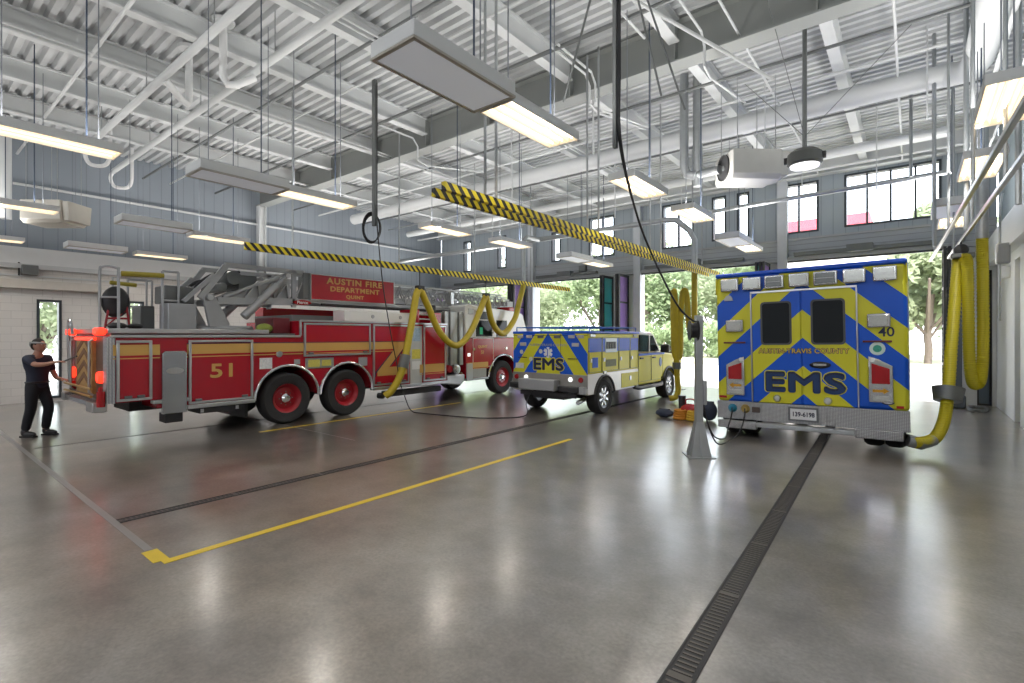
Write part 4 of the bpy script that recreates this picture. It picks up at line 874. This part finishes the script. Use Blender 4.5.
for (x, y) in ((-4.6, 8.05), (-4.48, 8.05), (-9.3, 8.05), (-2.55, 8.05)): conduit([(x, 6.8, 6.46), (x, 7.9, 6.46), (x, 8.05, 6.3), (x, 8.05, 5.98), (x, 8.35, 5.92), (x, 10.5, 6.3)], .02)
conduit([(XR-.06, 9.6, 4.5), (XR-.06, 9.6, 5.2), (XR-.06, 9.5, 5.6), (XR-.06, 9.5, 6.6)], .02, GALV)
conduit([(-3.3, YF, 6.44), (-3.3, 7.5, 6.44)], .02); conduit([(-4.2, 4.2, 6.9), (-1.6, 8.1, 5.5)], .025)
# far-end clutter by the right wall: struts, small boxes, pipes
for x, y, z0 in ((.98, 8.35, 3.3), (.62, 9.9, 3.3), (.30, 11.4, 3.3), (-.02, 12.9, 4.95)): conduit([(x, y, z0), (x, y, ZC)], .03, GALV)
t = thing('cord_reel', 'grey pull-down reel box mounted on the right wall above the doors', 'reel', (XR-.30, 13.6, 3.35))
M().box(-.06, .14, -.12, .12, -.2, .2).build('reel_case', ALU, t, .03); M().tube([(0, 0, .2), (0, 0, .9), (.05, .1, 1.2)], .02).build('feed_pipe', GALV, t); M().tube([(-.0, .0, -.2), (0, 0, -1.3)], .018).build('drop_pipe', GALV, t)
tag(M().box(XR-.14, XR, 15.0, 15.25, 3.0, 3.25).build('control_box', WHITE, None, .01), 'small white control box on the right wall near the far corner', 'box')
tag(M().box(-10.2, -9.9, 17.0, 17.14, 4.25, 4.5).build('control_box', DALU, None, .01), 'dark control box on the siding above the far folded doors', 'box')
# drop pipe with coil of cable over the fire truck sign
t = thing('cable_drop', 'black vertical cable drop with a hanging coil of cable above the fire truck sign', 'cable', (-8.6, 6.3, 0))
M().box(-.05, .05, -.03, .03, 4.0, 6.98).build('strut', DALU, t)
M().tube(smooth([(.08, 0, 6.9), (.08, 0, 5.5), (.08, 0, 4.2), (.02, .08, 3.7), (-.3, .45, 2.75), (-.68, .95, 1.75), (-.92, 1.32, 1.0), (-1.0, 1.42, .72)]), .012, 6).build('lead', BLACK, t)
g = M()
for k in range(4): g.tube([(-.12+.15*cos(a)-.012*k, .02*k+.10*cos(a), 3.98+.32*sin(a)*(1-.05*k)) for a in [2*pi*i/28 for i in range(29)]], .013, 6)
g.build('cable_coil', BLACK, t)
t = thing('cable_drop', 'perforated black strut hanging from the ceiling with two cables running to the reel post', 'cable', (-2.78, 5.48, 0))
M().box(-.022, .022, -.03, .03, 4.0, 6.98).build('strut', DALU, t)
for k in (0, 1): M().tube(smooth([(.04+.02*k, 0, 6.9), (.04+.02*k, 0, 5.0), (.04+.02*k, .02, 4.1), (.1, .35, 3.3), (.15, .8, 2.75), (.22, 1.4, 2.2), (.3, 1.8, 1.98), (.34, 2.0, 1.97)]), .014, 6).build('lead', BLACK, t)
for (x, y) in ((-.9, -.5), (.75, .5), (.9, 1.4)): M().tube([(0, 0, 6.9), (x*.6, y*.6, 4.6)], .014, 6).build('brace', DALU, t)
# floor loop of cable beside the fire truck
tag(M().tube(smooth([(-9.6, 7.72, .72), (-9.3, 7.65, .35), (-9.0, 7.6, .04), (-8.55, 7.6, .015), (-7.5, 7.8, .015), (-6.9, 8.1, .015), (-6.55, 8.7, .03), (-6.75, 9.0, .25), (-6.8, 9.25, .5)]), .012, 6).build('power_cable', BLACK), 'black power cable looped on the floor between fire truck and pickup', 'cable')
# reel post between pickup and ambulance
t = thing('reel_post', 'grey steel post on a flared base, holding a cable reel beside the ambulance', 'post', (-2.44, 7.45, 0), rot=(0, 0, radians(35)))
M().box(-.05, .05, -.05, .05, .1, 2.05).build('post', GALV, t, .006); M().box(-.19, .19, -.19, .19, 0, .012).build('base_plate', GALV, t)
g = M()
for k in range(4):
    a = k*pi/2; c, s_ = cos(a), sin(a)
    g.add([(x*c-y*s_, x*s_+y*c, z) for x, y, z in ((.05, -.01, .5), (.17, -.01, .012), (.05, -.01, .012), (.05, .01, .5), (.17, .01, .012), (.05, .01, .012))], [(0, 1, 2), (3, 5, 4), (0, 3, 4, 1), (1, 4, 5, 2), (0, 2, 5, 3)])
g.add([(-.14, -.14, .012), (.14, -.14, .012), (.14, .14, .012), (-.14, .14, .012), (-.055, -.055, .5), (.055, -.055, .5), (.055, .055, .5), (-.055, .055, .5)], [(0, 1, 5, 4), (1, 2, 6, 5), (2, 3, 7, 6), (3, 0, 4, 7)])
g.build('flared_base', GALV, t)
rl = M().lathe([(.001, -.06), (.15, -.06), (.15, -.05), (.11, -.04), (.11, .04), (.15, .05), (.15, .06), (.001, .06)], (0, 0, 0), 'y', 22).build('cable_reel', BLACK, t); rl.location = (-.08, -.02, 1.83); rl.rotation_euler = (0, 0, radians(85))
M().box(.05, .10, -.07, .07, .75, 1.1).build('socket_box', ALU, t, .01)
x0 = (-2.36, 7.42)
for k, (xx, zz) in enumerate(((-2.47, .50), (-2.26, .50))):
    tag(M().tube(smooth([(-2.38, 7.48, .95), (-2.36, 7.5, .6), (-2.33+.04*k, 7.8, .25-.1*k), (-2.36+.1*k, 8.5, .10), (xx, 9.05, .18), (xx, 9.28, .38), (xx, 9.30, zz)]), .011, 6).build('charging_lead', BLACK), ('thin black charging lead from the post to the blue ambulance inlet', 'thin black charging lead from the post to the brass ambulance inlet')[k], 'cable')
# rescue gear on the floor by the post
gx, gy = -3.70, 10.6
t = thing('gear_bag', 'red rescue bag in the pile of gear on the floor behind the post', 'bag', (gx+.02, gy+.1, 0)); M().ell((0, 0, .16), (.22, .18, .16), 16, 10).build('bag_body', LENSR, t); M().tube(smooth([(-.1, 0, .3), (-.08, 0, .40), (.08, 0, .40), (.1, 0, .3)]), .015).build('carry_strap', DRED, t)
for k, (dx, dy, m_, lab) in enumerate(((-.12, -.1, mat('webbing_orange', (.55, .22, .02), .7), 'orange coil of webbing in the pile of gear on the floor'), (.16, -.12, mat('webbing_amber', (.55, .34, .03), .7), 'amber coil of webbing in the pile of gear on the floor'))):
    g = M()
    for j in range(4): g.tube([(gx+dx+(.13-.01*j)*cos(a), gy+dy+(.13-.01*j)*sin(a), .03+.05*j) for a in [2*pi*i/20 for i in range(21)]], .028, 8)
    tag(g.build('webbing_coil', m_), lab, 'webbing')
for k, (dx, dy, sx, sy, sz, lab) in enumerate(((-.48, -.05, .2, .14, .09, 'dark folded jacket at the edge of the gear pile, farthest from the post'), (.42, .08, .16, .14, .20, 'dark bag at the edge of the gear pile, right behind the post'))):
    t = thing('gear_bag', lab, 'bag', (gx+dx, gy+dy, 0)); M().ell((0, 0, sz), (sx, sy, sz), 14, 8).build('bag_body', mat('cloth_navy', (.03, .04, .07), .8, var=.3), t); M().box(-sx*.6, sx*.6, -.012, .012, sz*1.7, sz*2.02).build('carry_strap', BLACK, t, .006)
for dx, lab in ((-.2, 'dark upright boot standing on the gear pile, farther from the post'), (.2, 'dark upright boot standing on the gear pile, nearer the post')):
    t = thing('boot', lab, 'boot', (gx+dx, gy+.22, 0)); M().cyl((0, 0, .06), (0, 0, .46), .065, 12, .08).build('shaft', BLACK, t); M().ell((0, -.07, .06), (.06, .15, .06), 12, 8).build('foot', DARK, t)
tag(M().tube([(1.2+.16*cos(a)+.03*sin(3*a), 15.9+.35*sin(a), .03+.02*(i % 3)) for i, a in enumerate([2*pi*i/14 for i in range(58)])], .02, 6).build('hose_coil', DALU), 'grey coiled hose lying on the floor in the far corner by the right wall', 'hose')
t = thing('door_post', 'dark steel guide post standing by the far right door opening', 'post', (.88, 16.4, 0)); M().box(-.07, .07, -.07, .07, 0, 3.9).build('post', mat('post_slate', (.10, .12, .15), .4), t, .01); M().box(-.14, .14, -.14, .14, 0, .3).build('base_guard', mat('post_slate', (.10, .12, .15), .4), t, .03)
# equipment on the left wall behind the truck
t = thing('wall_hydrant', 'white pipe valve fixed to the left wall beside the guard rails', 'valve', (XL+.12, 4.0, 2.7)); M().box(-.1, .05, -.12, .12, .0, .35).build('valve_body', WHITE, t, .03); M().tube(smooth([(0, 0, 0), (0, 0, -.25), (.02, .12, -.4), (.02, .3, -.38)]), .04).build('elbow', WHITE, t)
t = thing('wall_bracket', 'dark winch bracket on the left wall above the narrow window', 'bracket', (XL+.12, 2.35, 3.45)); M().box(-.1, .12, -.08, .24, -.12, .14).build('winch_case', DALU, t, .02); M().tube([(0, -.12, -.14), (0, -.12, .2)], .02).build('pulley_arm', BLACK, t)
# ------------------------------------------------------------------ person behind the truck
def skin(name, chain, edges, m_, parent, sub=2, root=0):
    me = bpy.data.meshes.new(name); me.from_pydata([c[:3] for c in chain], edges, [])
    o = bpy.data.objects.new(name, me); COL.objects.link(o); o.parent = parent
    a = o.modifiers.new('skin', 'SKIN'); a.use_smooth_shade = True
    for i, c in enumerate(chain):
        sv = me.skin_vertices[0].data[i]; r = c[3]; sv.radius = r if isinstance(r, tuple) else (r, r)
    me.skin_vertices[0].data[root].use_root = True
    b = o.modifiers.new('sub', 'SUBSURF'); b.levels = sub; b.render_levels = sub
    me.materials.append(m_); return o
SK = mat('skin', (.42, .22, .15), .5, var=.06)
NAVYC = mat('shirt_navy', (.018, .024, .045), .8, var=.2, scale=8); TRO = mat('trouser_black', (.012, .013, .018), .85, var=.2)
HP = thing('person', 'person in navy shirt and dark trousers reaching to the rear of the fire truck', 'person', (-11.98, 1.72, 0), rot=(0, 0, radians(-56)))
# local +y: facing direction, +x: the person's right side
c = [(0, 0, .93, (.12, .085)), (0, .0, 1.12, (.115, .08)), (0, .01, 1.30, (.145, .095)), (0, .0, 1.40, (.10, .08)), (0, .01, 1.46, .052), (0, .02, 1.53, .055)]
e = [(0, 1), (1, 2), (2, 3), (3, 4), (4, 5)]
def add(pts, fr):
    for p in pts: c.append(p); e.append((fr, len(c)-1)); fr = len(c)-1
    return fr
legs = {-1: [(-.10, 0, .86, .088), (-.11, .10, .49, .060), (-.11, .06, .30, .055), (-.11, .02, .09, .038), (-.12, .12, .045, .036), (-.12, .19, .035, .028)],
        1: [(.10, 0, .86, .088), (.11, .0, .49, .060), (.11, -.06, .30, .055), (.11, -.12, .09, .038), (.12, -.02, .045, .036), (.12, .05, .035, .028)]}
for s in (-1, 1): add(legs[s], 0)
def hand(w, d, up, side):
    """w: wrist index; d: forward unit, fingers curl down"""
    p = Vector(c[w][:3]); d, up, side = Vector(d), Vector(up), Vector(side)
    pm = add([tuple(p+d*.045)+(.022,), tuple(p+d*.085)+((.034, .014),)], w)
    b = p+d*.085
    for k, L in enumerate((.068, .078, .073, .058)):
        o = side*(.027-.018*k)
        add([tuple(b+o+d*.012)+(.0095,), tuple(b+o+d*(.012+L*.5)-up*.008)+(.0088,), tuple(b+o+d*(.012+L*.85)-up*.03)+(.008,)], pm)
    q = p+d*.04
    add([tuple(q+side*.03+d*.01)+(.011,), tuple(q+side*.05+d*.035-up*.008)+(.0095,), tuple(q+side*.05+d*.06-up*.022)+(.008,)], pm-1)
ar = add([(.19, .0, 1.36, .056), (.22, .20, 1.26, .045), (.19, .32, 1.26, .040), (.15, .48, 1.30, .027)], 2)
hand(ar, (-.2, .96, .15), (0, -.15, 1), (-1, -.2, 0))
al = add([(-.19, .0, 1.36, .056), (-.23, .04, 1.12, .045), (-.22, .12, 1.0, .038), (-.19, .26, .98, .027)], 2)
hand(al, (.1, .98, -.1), (0, .1, 1), (1, -.1, 0))
skin('body', c, e, SK, HP)
# head with features
h = M().ell((0, .035, 1.585), (.075, .095, .115), 20, 14).ell((0, .06, 1.53), (.055, .065, .055), 14, 10).ell((0, .132, 1.575), (.014, .022, .022), 10, 8)
for s in (-1, 1): h.ell((s*.077, .02, 1.575), (.012, .022, .032), 10, 8)
h.build('head', SK, HP)
for s in (-1, 1): M().ell((s*.03, .118, 1.60), (.013, .01, .008), 10, 6).build('eye', WHITE, HP); M().ell((s*.03, .126, 1.60), (.006, .005, .006), 8, 6).build('iris', BLACK, HP)
M().ell((0, .122, 1.528), (.024, .008, .007), 10, 6).build('mouth', mat('lip', (.30, .11, .09), .5), HP)
M().ell((0, .015, 1.625), (.082, .10, .088), 18, 10).ell((0, -.035, 1.58), (.074, .065, .085), 14, 10).build('hair', mat('hair_dark', (.02, .015, .012), .7), HP)
M().tube([(.092*cos(a), .01+.105*sin(a), 1.618+.018*cos(a)) for a in [2*pi*i/24 for i in range(25)]], .016, 8).ell((0, -.095, 1.60), (.05, .035, .05), 10, 8).build('headband', mat('cap_grey', (.33, .35, .34), .8), HP)
c = [(0, 0, .80, (.178, .135)), (0, 0, .95, (.18, .138)), (0, 0, 1.12, (.165, .125)), (0, .01, 1.29, (.18, .125)), (0, 0, 1.385, (.11, .09)), (0, .0, 1.43, (.066, .062))]; e = [(0, 1), (1, 2), (2, 3), (3, 4), (4, 5)]
add([(.185, .0, 1.36, .07), (.205, .09, 1.32, .064), (.22, .19, 1.265, .06)], 3); add([(-.19, .0, 1.36, .07), (-.212, .015, 1.25, .064), (-.23, .04, 1.12, .06)], 3)
skin('shirt', c, e, NAVYC, HP)
c = [(0, 0, 1.06, (.155, .112)), (0, 0, .88, (.165, .12))]; e = [(0, 1)]
add([(-.10, 0, .80, .102), (-.112, .10, .49, .080), (-.112, .06, .30, .074), (-.112, .03, .10, .066)], 1); add([(.10, 0, .80, .102), (.112, .0, .49, .080), (.112, -.06, .30, .074), (.112, -.11, .10, .066)], 1)
skin('trousers', c, e, TRO, HP)
for x, y in ((-.12, .08), (.12, -.06)):
    M().ell((x, y+.03, .05), (.052, .135, .05), 14, 8).ell((x, y-.05, .085), (.05, .06, .075), 12, 8).box(x-.045, x+.045, y-.10, y+.15, 0, .025).build('boot', BLACK, HP)
M().tube([(.168*cos(a), .122*sin(a), .945) for a in [2*pi*i/24 for i in range(25)]], .018, 8).build('belt', BLACK, HP)
# pole held toward the truck
tag(M().tube([(-11.72, 2.02, 1.30), (-11.30, 2.12, 1.40)], .014, 8).build('hand_tool', DALU), 'thin dark tool held between the person and the rear of the fire truck', 'tool')
# ------------------------------------------------------------------ outside
struct(M().box(-90, 70, YB+.35, 32, -.2, -.02).box(-90, 70, -60, YF-.3, -.2, -.02).box(-90, XL-.3, YF-.3, YB+.35, -.2, -.02).box(XR+.3, 70, YF-.3, YB+.35, -.2, -.02).build('pavement', mat('pale_concrete', (.62, .60, .56), .8, var=.08, scale=.5)))
tag(M().box(-90, 70, 32, 90, -.2, .05).build('grass_strip', mat('grass', (.50, .50, .36), .9, var=.3, scale=3)), 'pale green grass verge across the street', 'grass', kind='stuff')
BARK = mat('bark', (.16, .13, .11), .9, var=.3, scale=6, bump=.5)
def leafmat(name, a, b2):
    m, n, l, b = nt(name); tc = n.new('ShaderNodeTexCoord'); nz = n.new('ShaderNodeTexNoise'); nz.inputs['Scale'].default_value = 1.4
    l.new(tc.outputs['Object'], nz.inputs['Vector']); two(n, l, b, nz.outputs['Fac'], a, b2); b.inputs['Roughness'].default_value = .7
    tr = n.new('ShaderNodeBsdfTranslucent'); tr.inputs[0].default_value = (*[q*1.3 for q in b2], 1); mx = n.new('ShaderNodeMixShader'); mx.inputs[0].default_value = .4
    l.new(b.outputs[0], mx.inputs[1]); l.new(tr.outputs[0], mx.inputs[2]); l.new(mx.outputs[0], n['Material Output'].inputs[0]); return m
LEAF = [leafmat('leaf_green', (.15, .215, .10), (.30, .37, .22)), leafmat('leaf_pale', (.22, .275, .16), (.38, .43, .29))]
def tree(loc, h, w, label, lm, trunk_h, group=None, n=3200, ls=.24):
    rnd = random.Random(int(loc[0]*10)); t = thing('tree', label, 'tree', loc, group)
    g = M().tube(smooth([(0, 0, 0), (.05, 0, trunk_h*.5), (.0, .05, trunk_h), (.15, 0, trunk_h+h*.3)]), .20, 10)
    for k in range(6):
        a = k*1.05+rnd.random(); g.tube(smooth([(0, 0, trunk_h*(.75+.06*k)), (w*.25*cos(a), w*.25*sin(a), trunk_h+h*.15), (w*.5*cos(a), w*.5*sin(a), trunk_h+h*.4)]), .075, 6)
    g.build('trunk', BARK, t)
    lf = M(); blobs = [(rnd.uniform(-.65, .65)*w, rnd.uniform(-.65, .65)*w, trunk_h+h*rnd.uniform(.12, .9), rnd.uniform(.3, .5)*w) for _ in range(22)]
    for i in range(n):
        bx, by, bz, br = blobs[i % len(blobs)]
        d = Vector((rnd.gauss(0, 1), rnd.gauss(0, 1), rnd.gauss(0, 1))).normalized()*br*(rnd.random()**.35)
        p = Vector((bx, by, bz))+Vector((d.x, d.y, d.z*.7)); a = Vector((rnd.gauss(0, 1), rnd.gauss(0, 1), rnd.gauss(0, 1))).normalized(); b_ = a.orthogonal().normalized(); s = ls*rnd.uniform(.6, 1.3)
        lf.add([p-a*s, p+b_*s*.5, p+a*s, p-b_*s*.5], [(0, 1, 2, 3)])
    lf.build('foliage', lm, t, recalc=False)
    return t
tree((.75, 40, 0), 8.0, 4.0, 'leafy tree with a forked trunk beyond the doorway by the right wall', LEAF[1], 1.9, None, 9000, .27)
T1 = tree((-9.5, 46, 0), 8.5, 5.0, 'tall green tree across the street between the pickup and the ambulance', LEAF[0], 2.2, 'trees across the street', 5200, .28)
T2 = tree((-33, 44, 0), 8.0, 5.2, 'pale green tree across the street behind the pickup box', LEAF[1], 1.8, 'trees across the street', 5200, .28)
for i, (b_, x, y) in enumerate(((T2, -14.5, 50), (T1, -19, 44), (T1, -25.5, 47), (T1, -41, 47), (T2, -50, 50), (T1, -60, 52), (T2, -5, 54), (T2, -24, 56), (T1, -38, 57), (T1, 9, 50), (T2, -72, 55), (T2, 3.5, 52))):
    o = dup(b_, (x, y, 0), 'leafy green tree in the row across the street, seen through the open doors', 'trees across the street', (0, 0, i*1.3))
S1 = tree((-23.5, 3.2, 0), 3.2, 1.7, 'leafy tree outside the narrow window behind the person', LEAF[1], 1.0, None, 2200, .13)
dup(S1, (-24.5, 6.6, 0), 'leafy tree outside the narrow window behind the guard rails', None, (0, 0, 1.2))
B1 = tree((-16, 41, 0), 2.2, 3.0, 'rounded green shrub under the trees across the street', LEAF[0], .3, 'shrubs across the street', 2600, .22)
for i, x in enumerate((-10.5, -21.5, -27, -32.5, -38, -44, -50, -57, -5.5, 4.5, 9)): dup(B1, (x, 41+(i*7 % 4), 0), None, None, (0, 0, i*.9))
t = thing('house', 'building with a red fascia seen through the windows above the ambulance', 'building', (-3.7, 30, 0)); M().box(-2.6, 2.6, 0, 5, 0, 6.6).build('house_wall', mat('stucco', (.7, .66, .62), .8), t); M().box(-2.1, 2.1, -.25, 5, 6.6, 7.75).build('roof_fascia', mat('fascia_red', (.55, .08, .11), .6), t)
t = thing('sign_post', 'white post standing on the verge beyond the ambulance', 'post', (2.05, 31, 0)); M().box(-.06, .06, -.06, .06, 0, 1.5).build('post', WHITE, t); M().box(-.35, .35, -.03, .03, 1.2, 1.5).build('board', WHITE, t)
# ------------------------------------------------------------------ sky, sun, camera
W = bpy.data.worlds.new('sky'); scn.world = W; W.use_nodes = True
n, l = W.node_tree.nodes, W.node_tree.links
sk = n.new('ShaderNodeTexSky'); sk.sky_type = 'NISHITA'; sk.sun_disc = False; sk.sun_elevation = radians(55); sk.sun_rotation = radians(160); sk.air_density = 1.0; sk.dust_density = 4.0
mx = n.new('ShaderNodeMix'); mx.data_type = 'RGBA'; mx.inputs[0].default_value = .55; mx.inputs[7].default_value = (SKYB*.97, SKYB, SKYB*1.06, 1)
sc_ = n.new('ShaderNodeVectorMath'); sc_.operation = 'SCALE'; sc_.inputs['Scale'].default_value = SKYS
l.new(sk.outputs[0], sc_.inputs[0]); l.new(sc_.outputs[0], mx.inputs[6]); l.new(mx.outputs[2], n['Background'].inputs[0]); n['Background'].inputs[1].default_value = 1
sl = bpy.data.lights.new('sun', 'SUN'); sl.energy = SUNW; sl.angle = radians(1.5); sl.color = (1, .96, .9)
so = bpy.data.objects.new('sun', sl); COL.objects.link(so); so.rotation_euler = (radians(28), radians(18), 0)
cd = bpy.data.cameras.new('camera'); cd.sensor_width = 36; cd.lens = 503/1024*36; cd.shift_y = -5.5/1024; cd.clip_end = 400
cam = bpy.data.objects.new('camera', cd); COL.objects.link(cam); cam.location = (0, 0, 1.75); cam.rotation_euler = (radians(90), 0, radians(38.5))
scn.camera = cam
scn.view_settings.view_transform = VIEWT; scn.view_settings.look = LOOK; scn.view_settings.exposure = EXPO; scn.view_settings.gamma = 1.0
scn.cycles.max_bounces = 8; scn.cycles.diffuse_bounces = 5; scn.cycles.caustics_reflective = False; scn.cycles.sample_clamp_indirect = 6
